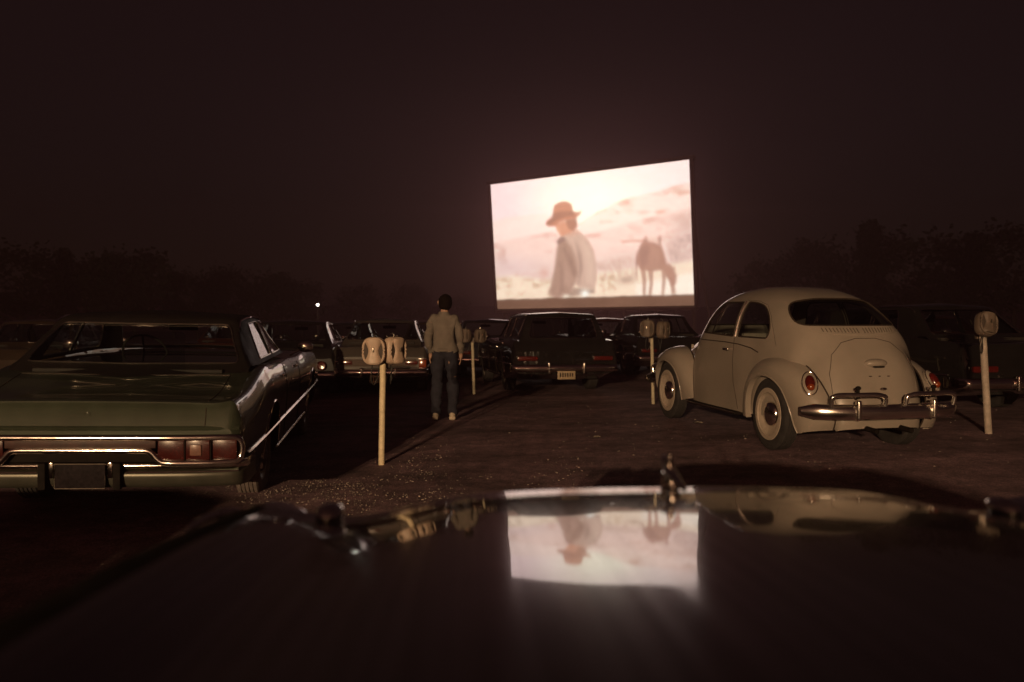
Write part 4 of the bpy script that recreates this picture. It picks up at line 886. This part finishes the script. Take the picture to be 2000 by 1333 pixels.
def fury():
    car = thing('sedan_car', 'dark green full size sedan with black vinyl roof and chrome loop bumper', 'car', (0, 0, 0))
    car.matrix_world = car_matrix(-2.92, 6.93, -.082, .125, .0098, .0162)
    w = .99
    s, bvh = sedan(car, dict(w=w, rear=-1.38, front=4.0, wb=3.05, zr=.885, zd=1.06, zh=.99, zn=.88, dx=.15, roof=1.44, top='vinyl_black', paint='green_paint', tyre='tyre_pale', plate='plate_dark', tail=.0,
                             rear_glass=[(-.775, 1.065), (.775, 1.065), (.635, 1.345), (-.635, 1.345)], yr=.695, yb=.865, trim='trim_bright', zoff=-.045, r=.35))
    re = s['rear']
    # ledge under the boot lid and tail panel
    V = []; pr = [(-.002, .735), (-.022, .728), (-.030, .718), (-.024, .708), (.03, .704), (.04, .50), (.04, .34)]
    for y in np.linspace(-w * .965, w * .965, 31):
        bx = .05 * (y / w) ** 4
        for dx_, z in pr: V.append((re + bx + dx_, y, z))
    mesh_obj('tail_panel', V, grid_faces(31, len(pr)), 'green_paint', car, sharp=40)
    strip(bvh, [(-.74 * w, .885), (-.745 * w, .80), (-.745 * w, .735)], 'B', .0035, 'lid_gap', 'gap', car, step=.03)
    strip(bvh, [(.74 * w, .885), (.745 * w, .80), (.745 * w, .735)], 'B', .0035, 'lid_gap', 'gap', car, step=.03)
    strip(bvh, [(-.52, -.745 * w), (-.8, -.75 * w), (-1.26, -.745 * w)], 'T', .003, 'lid_gap', 'gap', car, step=.06)
    strip(bvh, [(-.52, .745 * w), (-.8, .75 * w), (-1.26, .745 * w)], 'T', .003, 'lid_gap', 'gap', car, step=.06)
    strip(bvh, [(-.52, -.74 * w), (-.58, 0), (-.52, .74 * w)], 'T', .005, 'cowl_trim', 'trim_bright', car, step=.06)
    P = on_surf(bvh, [(0, .80)], 'B', .002)[0]
    MB().add(lathe([(.0, .014), (.014, .012), (.019, .0)], 16, 'x')).obj('lid_lock', 'chrome_worn', car).location = (P[0] - .002, P[1], P[2]); car.children[-1].scale = (-1, 1, 1)
    # loop bumper: ring of bright bar round the lamps, stepping up towards the middle
    def bx(y): return re - .088 + .085 * (abs(y) / w) ** 6
    right = [(0, .672), (-.3, .672), (-.6, .672), (-.85, .672), (-.930, .668), (-.962, .650), (-.975, .612), (-.975, .565), (-.962, .530), (-.925, .512), (-.80, .508), (-.60, .508), (-.52, .510), (-.485, .518), (-.455, .545), (-.430, .575), (-.395, .590), (-.30, .592), (-.15, .592)]
    ring = [(y, z) for y, z in right] + [(0, .592)] + [(-y, z) for y, z in right[:0:-1]]
    path = [(bx(y), y, z) for y, z in ring]
    P = crom(path + [path[0]], 4)[:-1]
    bo = MB().add(tube(P, .021, 10, True, upv=(1, 0, 0))).obj('loop_bumper', 'chrome', car)
    # inner thin bright edge
    # lower blade
    def blade(name, prof, mat):
        V = []; ysb = [w, w, w * .985] + list(np.linspace(w * .96, -w * .96, 45)) + [-w * .985, -w, -w]
        for i, y in enumerate(ysb):
            wrap = {0: .50, 1: .16, 2: .105}.get(i if i < 3 else len(ysb) - 1 - i, 0)
            for d, z in prof: V.append((re - .045 + (wrap or .07 * (abs(y) / w) ** 5) + d, y * (1 if wrap < .1 else 1.003), z))
        return mesh_obj(name, V, grid_faces(len(ysb), len(prof)), mat, bo, sharp=50)
    blade('bumper_face', [(.06, .505), (-.010, .506), (-.026, .498), (-.030, .488), (-.022, .472), (-.004, .456), (.03, .448)], 'chrome_worn')
    blade('valance', [(.03, .449), (-.024, .446), (-.032, .436), (-.031, .415), (-.022, .375), (.0, .345), (.05, .335)], 'valance_grey')
    for sg in (1, -1): MB().add(tube([(re - .072 + .07 * (abs(y) / w) ** 5, y, .447) for y in np.linspace(sg * .27, sg * .955, 20)], .005, 6)).obj('bumper_edge', 'chrome', bo)
    MB().add(rbox(re - .02, 0, .55, .06, .90, .085, .01)).obj('bumper_filler', 'dark_trim', bo)
    # lamps inside the loop
    def panel(name, y0, y1, z0, z1, mat, dx_=.0, par=None):
        cy = (y0 + y1) / 2
        return MB().add(rbox(bx(cy) + .016 + dx_, cy, (z0 + z1) / 2, .03, abs(y1 - y0), z1 - z0, .006)).obj(name, mat, par or bo)
    panel('centre_reflector', -.455, .455, .604, .662, 'applique')
    panel('loop_backing', -.96, .96, .515, .665, 'dark_trim', .078)
    for sg in (1, -1):
        for (a, b_, m) in ((.465, .627, 'fury_lens'), (.635, .785, 'fury_lens'), (.793, .950, 'fury_lens')):
            tl = panel('tail_light', sg * a, sg * b_, .528, .655, m, .004)
            if a == .635: panel('reversing_lamp', sg * (a + .028), sg * (b_ - .05), .556, .626, 'reverse_lens', -.008, tl)
        for a in (.631, .790): panel('lamp_divider', sg * (a - .004), sg * (a + .004), .526, .657, 'dark_trim', .0)
        # plate brackets and guards
        MB().add(rbox(re - .095, sg * .225, .43, .055, .048, .17, .012)).obj('bumper_guard', 'dark_trim', bo)
        MB().add(rbox(re - .090, sg * .178, .465, .014, .026, .10, .004)).obj('plate_bracket', 'chrome_worn', bo)
    pl = MB().add(rbox(re - .098, 0, .43, .010, .305, .155, .003)).obj('licence_plate', 'plate_dark', car)
    MB().add(tube([(re - .105, y, z) for y, z in ((-.152, .352), (.152, .352), (.152, .508), (-.152, .508))], .003, 6, True)).obj('plate_frame', 'plate_edge', pl)
    pf = [(p[0], p[1], .50) for p in bumper_path(s['front'] + .06, w * .985, .30, sg=1)]
    mesh_obj('front_bumper', *bar_sweep(pf, [(-.03, -.07), (.03, -.06), (.05, 0), (.03, .06), (-.03, .07)]), 'chrome', car, sharp=60)
pmat('applique', (.035, .012, .009), .5, 0, .3, .2, vary=.5, scale=18.)
fury()

# ------------------------------------------------------------------ cars in the rows behind
pmat('silver_paint', (.055, .046, .040), .35, .05, .15, .8, .03, vary=.1, scale=3.)
pmat('navy_paint', (.014, .014, .018), .22, .1, .12, 1., .02, vary=.2, scale=3.)
pmat('black_paint', (.010, .009, .009), .22, 0, .12, 1., .02, vary=.2, scale=3.)
pmat('maroon_paint', (.045, .014, .010), .25, .1, .12, 1., .02, vary=.2, scale=3.)
pmat('brown_paint', (.040, .026, .018), .25, .15, .12, 1., .02, vary=.2, scale=3.)
pmat('white_paint', (.36, .31, .26), .3, 0, .5, .8, .03, vary=.1, scale=3.)
pmat('tail_silver', (.085, .062, .052), .6, .0, .1, vary=.15, scale=12.)
GRP = 'cars parked in the rows towards the screen'
CARS = [  # u of the rear centre, depth, yaw deg, label, name, spec, style, panel
    (738, 15.4, 3, 'silver brown sedan with red tail lights behind the near speaker post', 'sedan_car', dict(w=.885, roof=1.40, zr=.86, zd=.98, rear=-1.15, front=3.5, wb=2.75, paint='silver_paint', r=.325), 1, 'tail_silver'),
    (1104, 14.7, 9, 'black station wagon with tan licence plate parked below the screen', 'station_wagon', dict(w=.93, roof=1.42, zr=.90, zd=.95, rear=-1.32, front=3.6, wb=2.95, paint='black_paint', kind='wagon', glass='glass_dark'), 0, None),
    (548, 14.9, 5, 'black sedan showing past the front of the near green car', 'sedan_car', dict(w=.94, roof=1.39, zr=.87, zd=.97, paint='black_paint'), 2, None),
    (12, 14.2, 6, 'dark brown sedan at the left edge behind the near green car', 'sedan_car', dict(w=.93, roof=1.40, zr=.88, zd=.98, paint='brown_paint'), 0, None),
    (962, 20.5, 6, 'dark blue sedan just right of the standing person', 'sedan_car', dict(w=.93, roof=1.41, zr=.88, zd=.98, paint='navy_paint'), 0, None),
    (1212, 21.0, 8, 'dark maroon sedan between the station wagon and the thin speaker post', 'sedan_car', dict(w=.90, roof=1.37, zr=.86, zd=.96, paint='maroon_paint'), 2, None),
    (1322, 19.0, 8, 'black sedan behind the front wing of the beige car', 'sedan_car', dict(w=.92, roof=1.42, zr=.88, zd=.98, paint='black_paint'), 0, None),
    (1790, 14.5, 12, 'dark navy sedan behind the tail of the beige car', 'sedan_car', dict(w=.94, roof=1.44, zr=.89, zd=.99, paint='navy_paint'), 0, None),
    (2010, 10.2, 14, 'black sedan at the right edge behind the leaning speaker post', 'sedan_car', dict(w=.95, roof=1.40, zr=.88, zd=.98, paint='black_paint'), 0, None),
    (430, 21.5, 4, 'maroon sedan mostly hidden behind the green car cabin', 'sedan_car', dict(w=.92, roof=1.40, zr=.87, zd=.97, paint='maroon_paint'), 1, None),
    (1905, 20.5, 10, 'maroon sedan in the far row behind the leaning speaker post', 'sedan_car', dict(w=.92, roof=1.41, zr=.88, zd=.98, paint='maroon_paint'), 1, None),
    (665, 22.5, 4, 'navy sedan in the far row left of the silver sedan roof', 'sedan_car', dict(w=.92, roof=1.42, zr=.88, zd=.98, paint='navy_paint'), 0, None),
    (845, 21.0, 4, 'brown sedan hidden behind the standing person', 'sedan_car', dict(w=.92, roof=1.40, zr=.87, zd=.97, paint='brown_paint'), 2, None)]
for u, Y, yw, lab, nm, sp, style, panel_ in CARS:
    base = at_depth(u, 700, Y); yaw = R(yw)
    ax, ay = base.x - math.sin(yaw) * 1.3, Y + math.cos(yaw) * 1.3
    car = thing(nm, lab, 'station wagon' if 'wagon' in nm else 'car', (0, 0, 0), group=GRP)
    z0, z1 = gz(ax, ay), gz(ax - math.sin(yaw) * 2.9, ay + math.cos(yaw) * 2.9)
    car.matrix_world = car_matrix(ax, ay, z0 - .012, yaw, math.atan2(z1 - z0, 2.9))
    s, bvh = sedan(car, sp); plain_rear(car, s, 'red_lens', style, panel_)
# ------------------------------------------------------------------ nearest car: bonnet and wings in front of the lens
pmat('matte_flank', (.014, .010, .009), .9, 0, .02, vary=.4, scale=9.)  # shaded look put into the flank: matte, uncoated, no lamp glint
pmat('bonnet_paint', (.016, .011, .010), .30, 0, .5, 1., .03, vary=.25, scale=5., ior=1.5)
_b = MATS['bonnet_paint'].node_tree.nodes['Principled BSDF']; _b.inputs['Coat IOR'].default_value = 2.0
_t = MATS['bonnet_paint'].node_tree; _tc = _t.nodes.new('ShaderNodeTexCoord'); _mp = _t.nodes.new('ShaderNodeMapping'); _mp.inputs['Scale'].default_value = (.5, 60., 1.)
_n = _t.nodes.new('ShaderNodeTexNoise'); _n.inputs['Scale'].default_value = 1.0; _n.inputs['Detail'].default_value = 4
_r = _t.nodes.new('ShaderNodeMapRange'); _r.inputs['From Min'].default_value = .42; _r.inputs['From Max'].default_value = .66; _r.inputs['To Min'].default_value = .05; _r.inputs['To Max'].default_value = .42
_t.links.new(_tc.outputs['Object'], _mp.inputs['Vector']); _t.links.new(_mp.outputs[0], _n.inputs['Vector']); _t.links.new(_n.outputs['Fac'], _r.inputs['Value']); _t.links.new(_r.outputs['Result'], _b.inputs['Specular IOR Level'])
_b.inputs['Roughness'].default_value = .15
# slight waviness of the panel, and a smeared wiped patch on the bonnet
_w = _t.nodes.new('ShaderNodeTexNoise'); _w.inputs['Scale'].default_value = 3.5; _w.inputs['Detail'].default_value = 2; _t.links.new(_tc.outputs['Object'], _w.inputs['Vector'])
_wb = _t.nodes.new('ShaderNodeBump'); _wb.inputs['Strength'].default_value = .06; _wb.inputs['Distance'].default_value = .02; _t.links.new(_w.outputs['Fac'], _wb.inputs['Height']); _t.links.new(_wb.outputs[0], _b.inputs['Coat Normal'])
def _m(op, a, b=None):
    n = _t.nodes.new('ShaderNodeMath'); n.operation = op; n.use_clamp = op in ('MULTIPLY_ADD',)
    for i, v in enumerate((a, b)):
        if v is None: continue
        if isinstance(v, (int, float)): n.inputs[i].default_value = v
        else: _t.links.new(v, n.inputs[i])
    return n.outputs[0]
_sx = _t.nodes.new('ShaderNodeSeparateXYZ'); _t.links.new(_tc.outputs['Object'], _sx.inputs[0])
_du = _m('LESS_THAN', _m('ABSOLUTE', _m('SUBTRACT', _sx.outputs['Y'], .195)), .055); _dv = _m('LESS_THAN', _m('ABSOLUTE', _m('SUBTRACT', _sx.outputs['X'], -1.06)), .15)
_st = _m('MULTIPLY', _m('MULTIPLY', _du, _dv), _r.outputs['Result'])
_t.links.new(_m('ADD', _m('MULTIPLY', _st, .22), .03), _b.inputs['Coat Roughness'])
def near_car():
    HX, HY, yaw = .34, 1.90, R(3)
    car = thing('vintage_car', 'dark vintage car whose glossy bonnet fills the bottom and mirrors the screen', 'car', (0, 0, 0))
    car.matrix_world = car_matrix(HX, HY, 0.0, yaw)         # x forward from the ornament, y left
    ZL = 1.045
    def slope(d):                   # fall of the bonnet towards the nose, degrees, d metres behind the lip
        if d < .10: return 3.0 + 35 * d
        if d < .13: return 6.5 + 83 * (d - .10)
        if d < .28: return 9.0 - 11 * (d - .13)
        return max(1.2, 8.4 - 3.6 * d)
    tab = [0.0]
    for i in range(1, 300): tab.append(tab[-1] + .01 * math.tan(R(slope((i - .5) * .01))))
    def zc(v):
        d = max(0., -v) / .01; i = int(d); return ZL + tab[i] + (tab[i + 1] - tab[i]) * (d - i)
    def cross(a):                   # bonnet crown, valley, wing crest, flank
        pts = [(0, 0), (.20, -.001), (.40, -.006), (.50, -.018), (.60, -.036), (.68, -.045), (.74, -.043), (.80, -.034), (.86, -.029), (.91, -.034), (.945, -.046), (.966, -.062), (.974, -.10), (.976, -.20), (.978, -.34), (.975, -.50)]
        return pts
    cp = np.array([(a, z) for a, z in cross(0)]); cpf = crom(cp, 4)
    us = [(-a, z) for a, z in cpf[:0:-1]] + [(a, z) for a, z in cpf]
    vsb = list(np.linspace(-2.45, -.40, 34)) + list(np.linspace(-.37, -.02, 24)) + [-.008, .004, .016, .026, .033, .037, .036, .03]
    drop = [0, .0008, .003, .008, .018, .035, .12, .34]
    V = []
    for i, v in enumerate(vsb):
        for u, dz in us:
            a = abs(u); k = max(0., 1 + v / 1.0)
            bow = -.10 * (a / .8) ** 2.2 * k if a < .66 else -.065 * k + .03 * k * min(1, (a - .66) / .2)
            ex = max(0, i - (len(vsb) - 8)); z = zc(v) + dz - (drop[i - (len(vsb) - 8)] if i >= len(vsb) - 8 else 0)
            V.append((v + bow, u, z))
    nu_ = len(us); GF = grid_faces(len(vsb), nu_); top_ = [f for f in GF if max(abs(V[i][1]) for i in f) < .865]; fl_ = [f for f in GF if max(abs(V[i][1]) for i in f) >= .865]
    def sub(fs):
        ids = sorted({i for f in fs for i in f}); mp_ = {i: k for k, i in enumerate(ids)}; return [V[i] for i in ids], [tuple(mp_[i] for i in f) for f in fs]
    mesh_obj('bonnet', *sub(top_), 'bonnet_paint', car, sharp=0)
    for sg in (1, -1): mesh_obj('front_wing', *sub([f for f in fl_ if V[f[0]][1] * sg > 0]), 'matte_flank', car, sharp=0)
    for sg in (1, -1):
        hl = MB().add(lathe([(.115, -.10), (.122, .03), (.116, .06), (.098, .062), (.094, .035)], 30, 'x', (.0, sg * .86, .89))).obj('headlight_rim', 'chrome', car)
        MB().add(lathe([(.095, .03), (.07, .055), (.03, .066), (.0, .068)], 26, 'x', (.0, sg * .86, .89))).obj('headlight_lens', 'white_lens', hl)
        MB().add(tube(crom([(-.22, sg * .985, .985), (-.12, sg * .985, 1.0), (-.04, sg * .965, 1.0), (.03, sg * .93, .99)], 5), [.004] * 5 + [.008] * 6 + [.011] * 4 + [.006], 8)).obj('wing_brow', 'chrome', car)
        make_wheel(car, -.62, sg * .80, .34, .17, 'tyre', None, 'chrome_worn', .15)
        MB().add(rbox(-1.2, sg * .985, .44, 2.3, .03, .34, .01)).obj('side_panel', 'matte_flank', car)
        MB().add(ellipsoid((-.075, sg * .72, 1.012), (.050, .030, .020), 14, 8)).obj('indicator_lamp', 'chrome', car)
    # ornament
    orn = MB().add(tube(crom([(-.16, 0, ZL + .030), (-.10, 0, ZL + .034), (-.03, 0, ZL + .045), (.03, 0, ZL + .060)], 4), [.006, .007, .008, .009, .010, .011, .012, .012, .012, .012, .011, .010, .006], 10)).obj('bonnet_ornament', 'chrome', car)
    MB().add(rbox(-.035, 0, ZL + .014, .10, .020, .040, .008)).obj('ornament_foot', 'chrome_worn', orn)
    MB().add(tube([(-.02, 0, ZL + .035), (-.03, 0, ZL + .06), (-.035, 0, ZL + .078)], [.010, .011, .004], 10)).obj('ornament_wing', 'chrome', orn)
    # nose
    MB().add(rbox(-.10, 0, .70, .08, 1.30, .22, .03)).obj('grille', 'chrome_worn', car)
    MB().add(tube([(-.12, -.95, .50), (.10, -.75, .50), (.16, 0, .50), (.10, .75, .50), (-.12, .95, .50)], .07, 12)).obj('front_bumper', 'chrome', car)
    MB().add(rbox(-1.2, 0, .42, 2.2, 1.4, .06, .02)).obj('engine_bay_floor', 'dark_trim', car)
near_car()

# ------------------------------------------------------------------ speaker posts and speakers
pmat('speaker_dish', (.055, .042, .034), .7, 0, .3, vary=.1)
def hourglass(w, h, n=10):
    L = []
    for i in range(n + 1):
        t = -1 + 2 * i / n; L.append((w * (.56 + .44 * abs(t) ** 1.6), t * h))
    R_ = [(-x, z) for x, z in L[::-1]]
    return L + R_
def speaker(label, loc, rotz, tilt=0., mat='speaker_metal', group=None, roll=0.):
    sp = thing('drive_in_speaker', label, 'speaker', loc, (tilt, roll, rotz), group)
    # rounded cast case: superellipsoid, front towards -y
    V = []; F = []; n, m = 28, 16; a_, b_, c_ = .104, .060, .125
    def se(x, e): return math.copysign(abs(x) ** e, x)
    for j in range(m + 1):
        t = -PI / 2 + PI * j / m
        for i in range(n):
            p = 2 * PI * i / n
            V.append((a_ * se(math.cos(t), .6) * se(math.cos(p), .6), b_ * se(math.cos(t), .55) * se(math.sin(p), .55), c_ * se(math.sin(t), .65)))
    mesh_obj('case', V, [(j * n + i, j * n + (i + 1) % n, (j + 1) * n + (i + 1) % n, (j + 1) * n + i) for j in range(m) for i in range(n)], mat, sp)
    # front: raised rim, darker dish, hourglass bridge, knob
    rim = [(.093 * se(math.cos(q), .72), -.062, .112 * se(math.sin(q), .72)) for q in [2 * PI * i / 36 for i in range(36)]]
    MB().add(tube(rim, .012, 8, True)).obj('rim', mat, sp)
    V = [(x * .95, -.0640, z * .95) for x, _, z in rim]; mesh_obj('dish', V, [tuple(range(36))], 'speaker_dish', sp, smooth=False)
    cols = 13; V = []; rows = 17
    for j in range(rows):
        t = -1 + 2 * j / (rows - 1); hw_ = .088 * (.50 + .50 * abs(t) ** 1.5) * (1 - .28 * max(0, abs(t) - .8) / .2)
        for i in range(cols):
            q = -1 + 2 * i / (cols - 1); V.append((hw_ * q, -.068 - .022 * (1 - q ** 4) + .006 * math.cos(t * PI) * (1 - q * q), t * .108))
    mesh_obj('front_bridge', V, grid_faces(rows, cols), mat, sp)
    MB().add(rbox(.0, -.088, .012, .010, .030, .040, .004)).obj('volume_knob', 'steel', sp)
    MB().add(tube([(0, 0, .118), (.004, 0, .142), (.0, .012, .158), (-.006, .03, .150)], .005, 6)).obj('hanger', 'steel', sp)
    MB().add(tube(crom([(-.012, 0, -.112), (-.022, .0, -.17), (-.028, .01, -.26), (-.005, .03, -.31), (.025, .05, -.25), (.04, .08, -.14)], 4), .0055, 6)).obj('cord', 'cord', sp)
    return sp
def post(label, u, v, h, r, mat, lean=(0, 0), group='speaker posts along the row'):
    g = on_ground(u, v); z = gz(g.x, g.y)
    t = thing('speaker_post', label, 'post', (g.x, g.y, z - .03), (lean[0], lean[1], 0), group)
    n = 10; path = [(.0008 * math.sin(i * 1.7), .0008 * math.cos(i * 2.3), -.1 + (h + .13) * i / n) for i in range(n + 1)]
    MB().add(tube(path, [r * (1 + .012 * math.sin(i * 2.1)) for i in range(n + 1)], 14)).obj('shaft', mat, t)
    MB().add(lathe([(r * 1.02, h + .02), (r * .9, h + .045), (0, h + .055)], 14, 'z')).obj('cap', mat, t)
    MB().add(rbox(0, .075, h + .06, .07, .06, .14, .012)).add(tube([(0, 0, h), (0, .05, h + .02)], .018, 8)).obj('junction_box', 'speaker_dark', t)
    for s in (1, -1): MB().add(tube([(0, .07, h + .10), (s * .06, .06, h + .12), (s * .10, .04, h + .20)], .007, 6)).obj('hook', 'steel', t)
    return t, g, z
SG = 'speakers hung on the posts'
t, g, z = post('pale yellow speaker post beside the near green car', 745, 906, .90, .028, 'post_paint', (0, R(1.0)))
h = .90
speaker('cast metal speaker facing the lens, left one on the near yellow post', (g.x - .058, g.y - .04, z + h + .135), R(4), 0, 'speaker_metal', SG)
speaker('cast metal speaker turned right, right one on the near yellow post', (g.x + .105, g.y + .05, z + h + .135), R(52), 0, 'speaker_metal', SG)
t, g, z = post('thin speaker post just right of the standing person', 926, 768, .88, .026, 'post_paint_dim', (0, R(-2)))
speaker('small dim speaker right of the person, left one of its pair', (g.x - .15, g.y - .05, z + 1.02), R(-25), 0, 'speaker_dark', SG)
speaker('small dim speaker right of the person, right one of its pair', (g.x + .10, g.y - .02, z + 1.02), R(40), 0, 'speaker_dark', SG)
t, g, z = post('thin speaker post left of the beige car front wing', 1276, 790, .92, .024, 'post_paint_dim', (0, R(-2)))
speaker('dim speaker before the black sedan, left one beside the beige car', (g.x - .10, g.y - .05, z + 1.08), R(-20), 0, 'speaker_dark', SG)
speaker('dim speaker before the black sedan, right one beside the beige car', (g.x + .11, g.y - .02, z + 1.06), R(50), 0, 'speaker_dark', SG)
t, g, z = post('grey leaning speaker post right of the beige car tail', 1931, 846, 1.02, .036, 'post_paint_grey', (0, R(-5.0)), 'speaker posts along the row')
speaker('tilted cast speaker on the grey leaning post at the right', (g.x - .10, g.y - .05, z + 1.13), R(8), R(-18), 'speaker_dark', SG, roll=R(14))

# ------------------------------------------------------------------ person standing between the rows
pmat('skin', (.34, .20, .14), .55, 0, .4, vary=.1); pmat('hair', (.009, .006, .005), .9, 0, .04, vary=.4, scale=60., bump=.6, bscale=160.)
pmat('jacket_wool', (.145, .122, .104), .9, 0, .2, vary=.22, scale=9., bump=.5, bscale=90.); pmat('denim', (.022, .022, .031), .9, 0, .2, vary=.3, scale=14., bump=.4, bscale=120.)
pmat('shoe_canvas', (.40, .33, .25), .8, 0, .3, vary=.2)
def person():
    g = on_ground(868, 818); z = gz(g.x, g.y) - .01; top = at_depth(868, 576, g.y).z - z; K = top / 1.70
    pe = bpy.data.objects.new('person', None)
    J = []; E = []; Rd = []
    def j(p, r, par=None):
        J.append(tuple(c * K for c in p)); Rd.append((r if hasattr(r, '__len__') else (r, r))); i = len(J) - 1
        if par is not None: E.append((par, i))
        return i
    pel = j((0, 0, .95), (.135, .10)); sp = j((0, -.005, 1.10), (.125, .095), pel); ch = j((0, -.01, 1.28), (.138, .105), sp); nb = j((0, -.012, 1.42), (.075, .065), ch); nk = j((0, 0, 1.485), .050, nb)
    h0 = j((.008, .012, 1.545), (.068, .078), nk); h1 = j((.014, .015, 1.61), (.078, .092), h0); j((.016, .008, 1.672), (.050, .058), h1)
    for s in (1, -1):
        sh = j((s * .145, -.01, 1.365), .056, ch); a1 = j((s * .188, -.015, 1.25), .046, sh); el = j((s * (.208 if s > 0 else .226), -.02, 1.115), .040, a1); a2 = j((s * .216, .03, 1.0), .035, el); wr = j((s * (.216 if s > 0 else .200), .075, .905), .027, a2)
        pa = j((s * .208, .095, .85), (.020, .034), wr)
        for f in range(4):
            o = (f - 1.5) * .019; ln = (.035, .042, .040, .030)[f]
            k1 = j((s * .214, .098 + o, .812), .0095, pa); k2 = j((s * .206, .102 + o, .812 - ln), .0085, k1); j((s * .192, .100 + o, .812 - ln * 1.8), .007, k2)
        t1 = j((s * .200, .130, .845), .0105, pa); j((s * .188, .142, .805), .008, t1)
        q = .03 if s > 0 else 0.
        hp = j((s * .085, 0, .895), .092, pel); th = j((s * .098, .006 + q, .70), .080, hp); kn = j((s * .105, .012 + q * 1.6, .49), .058, th); cf = j((s * .110, -.008 + q, .34), .056, kn); an = j((s * .114, -.012, .10), .036, cf); j((s * .135, .10, .035), .030, an)
    me = bpy.data.meshes.new('body'); me.from_pydata(J, E, []); o = bpy.data.objects.new('body', me); COL.objects.link(o)
    md = o.modifiers.new('skin', 'SKIN'); md.use_smooth_shade = True
    for i, sv in enumerate(me.skin_vertices[0].data): sv.radius = (Rd[i][0] * K, Rd[i][1] * K); sv.use_root = (i == 0)
    o.modifiers.new('sub', 'SUBSURF').levels = 2; o.modifiers['sub'].render_levels = 2
    dg = bpy.context.evaluated_depsgraph_get(); ev = bpy.data.meshes.new_from_object(o.evaluated_get(dg)); bpy.data.objects.remove(o)
    body = bpy.data.objects.new('person', ev); COL.objects.link(body); body.location = (g.x, g.y, z); body.rotation_euler = (0, 0, R(-4))
    tag(body, 'person in tan jacket, dark jeans and pale shoes seen from behind, watching the screen', 'person')
    ev.materials.clear(); ev.materials.append(MATS['skin'])
    VV = [v.co.copy() for v in ev.vertices]; NN = [v.normal.copy() for v in ev.vertices]
    def shell(name, mat, test, d, wav=0.):
        F = [tuple(p.vertices) for p in ev.polygons if test(p.center / K)]; ids = sorted({i for f in F for i in f}); mp = {i: k for k, i in enumerate(ids)}
        V = [VV[i] + NN[i] * (d(VV[i] / K) + wav * (vnoise(VV[i].x * 14 / K + 3, VV[i].z * 17 / K, 2) - .5)) for i in ids]
        return mesh_obj(name, V, [tuple(mp[i] for i in f) for f in F], mat, body, sharp=0)
    shell('jacket', 'jacket_wool', lambda c: (c.z > .93 and abs(c.x) < .165 and c.z < 1.455) or (abs(c.x) >= .165 and c.z > .905), lambda c: (.026 if c.z < 1.02 and abs(c.x) < .165 else .017), .034)
    shell('jeans', 'denim', lambda c: c.z < .99 and c.z > .075 and not (abs(c.x) > .172 and c.z > .72), lambda c: .012 + (.016 if c.z < .5 else 0), .028)
    for s in (1, -1):
        MB().add(rbox(s * .118 * K, .035 * K, .026, .088 * K, .255 * K, .052, .024, 3)).add(ellipsoid((s * .114 * K, -.015 * K, .065), (.046 * K, .075 * K, .050 * K), 14, 8)).obj('shoe', 'shoe_canvas', body)
        MB().add(ellipsoid((s * .088 * K, .012 * K, 1.592 * K), (.010 * K, .020 * K, .032 * K), 10, 8)).obj('ear', 'skin', body)
    V, F = ellipsoid((.012 * K, .004 * K, 1.612 * K), (.091 * K, .104 * K, .098 * K), 40, 26)
    V = [(x, y, zz) for x, y, zz in V]; V2 = []
    for x, y, zz in V:
        q = 1 + .11 * (vnoise(x * 120 + 40, zz * 60, 4) - .5) * 2; V2.append((x * q, (y if y < .05 * K else .05 * K + (y - .05 * K) * .5), zz - (.035 * K if y < 0 and zz < 1.60 * K else 0)))
    mesh_obj('hair', V2, F, 'hair', body)
    MB().add(tube([(.150 * K * math.cos(a), -.004 + .118 * K * math.sin(a), .950 * K) for a in [2 * PI * i / 26 for i in range(26)]], .022 * K, 8, True)).obj('jacket_hem', 'jacket_wool', body)
    # nose and face on the far side
    MB().add(ellipsoid((0, .108 * K, 1.585 * K), (.014 * K, .022 * K, .022 * K), 10, 8)).obj('nose', 'skin', body)
person()
# unseen car added left of the frame to shade the lower left ground
car = thing('sedan_car', 'dark sedan added out of view on the left, its shadow darkening the ground', 'car', (0, 0, 0), group=GRP)
car.matrix_world = car_matrix(-3.9, -1.2, gz(-3.9, -1) - .012, R(3))
s, bvh = sedan(car, dict(w=.93, roof=1.40, zr=.88, zd=.98, paint='brown_paint')); plain_rear(car, s, 'red_lens', 0, None)

# litter
pmat('paper', (.45, .38, .30), .8, 0, .3, vary=.2)
for u, v, a, lab in ((1362, 828, .4, 'pale paper scrap on the ground before the beetle side'), (1165, 856, 1.1, 'small pale paper scrap on the open ground below the wagon'), (708, 760, 2.0, 'flat pale paper scrap beside the silver sedan')):
    g = on_ground(u, v); o = MB()
    nx = 5; V = [((i - 2) * .028, (j - 1) * .03, .006 + .008 * math.sin(i * 1.3 + j * 2.1)) for j in range(3) for i in range(nx)]
    o = mesh_obj('paper_scrap', V, grid_faces(3, nx), 'paper'); o.location = (g.x, g.y, gz(g.x, g.y) + gnoise(g.x, g.y) - .008); o.rotation_euler = (0, 0, a); tag(o, lab, 'litter')
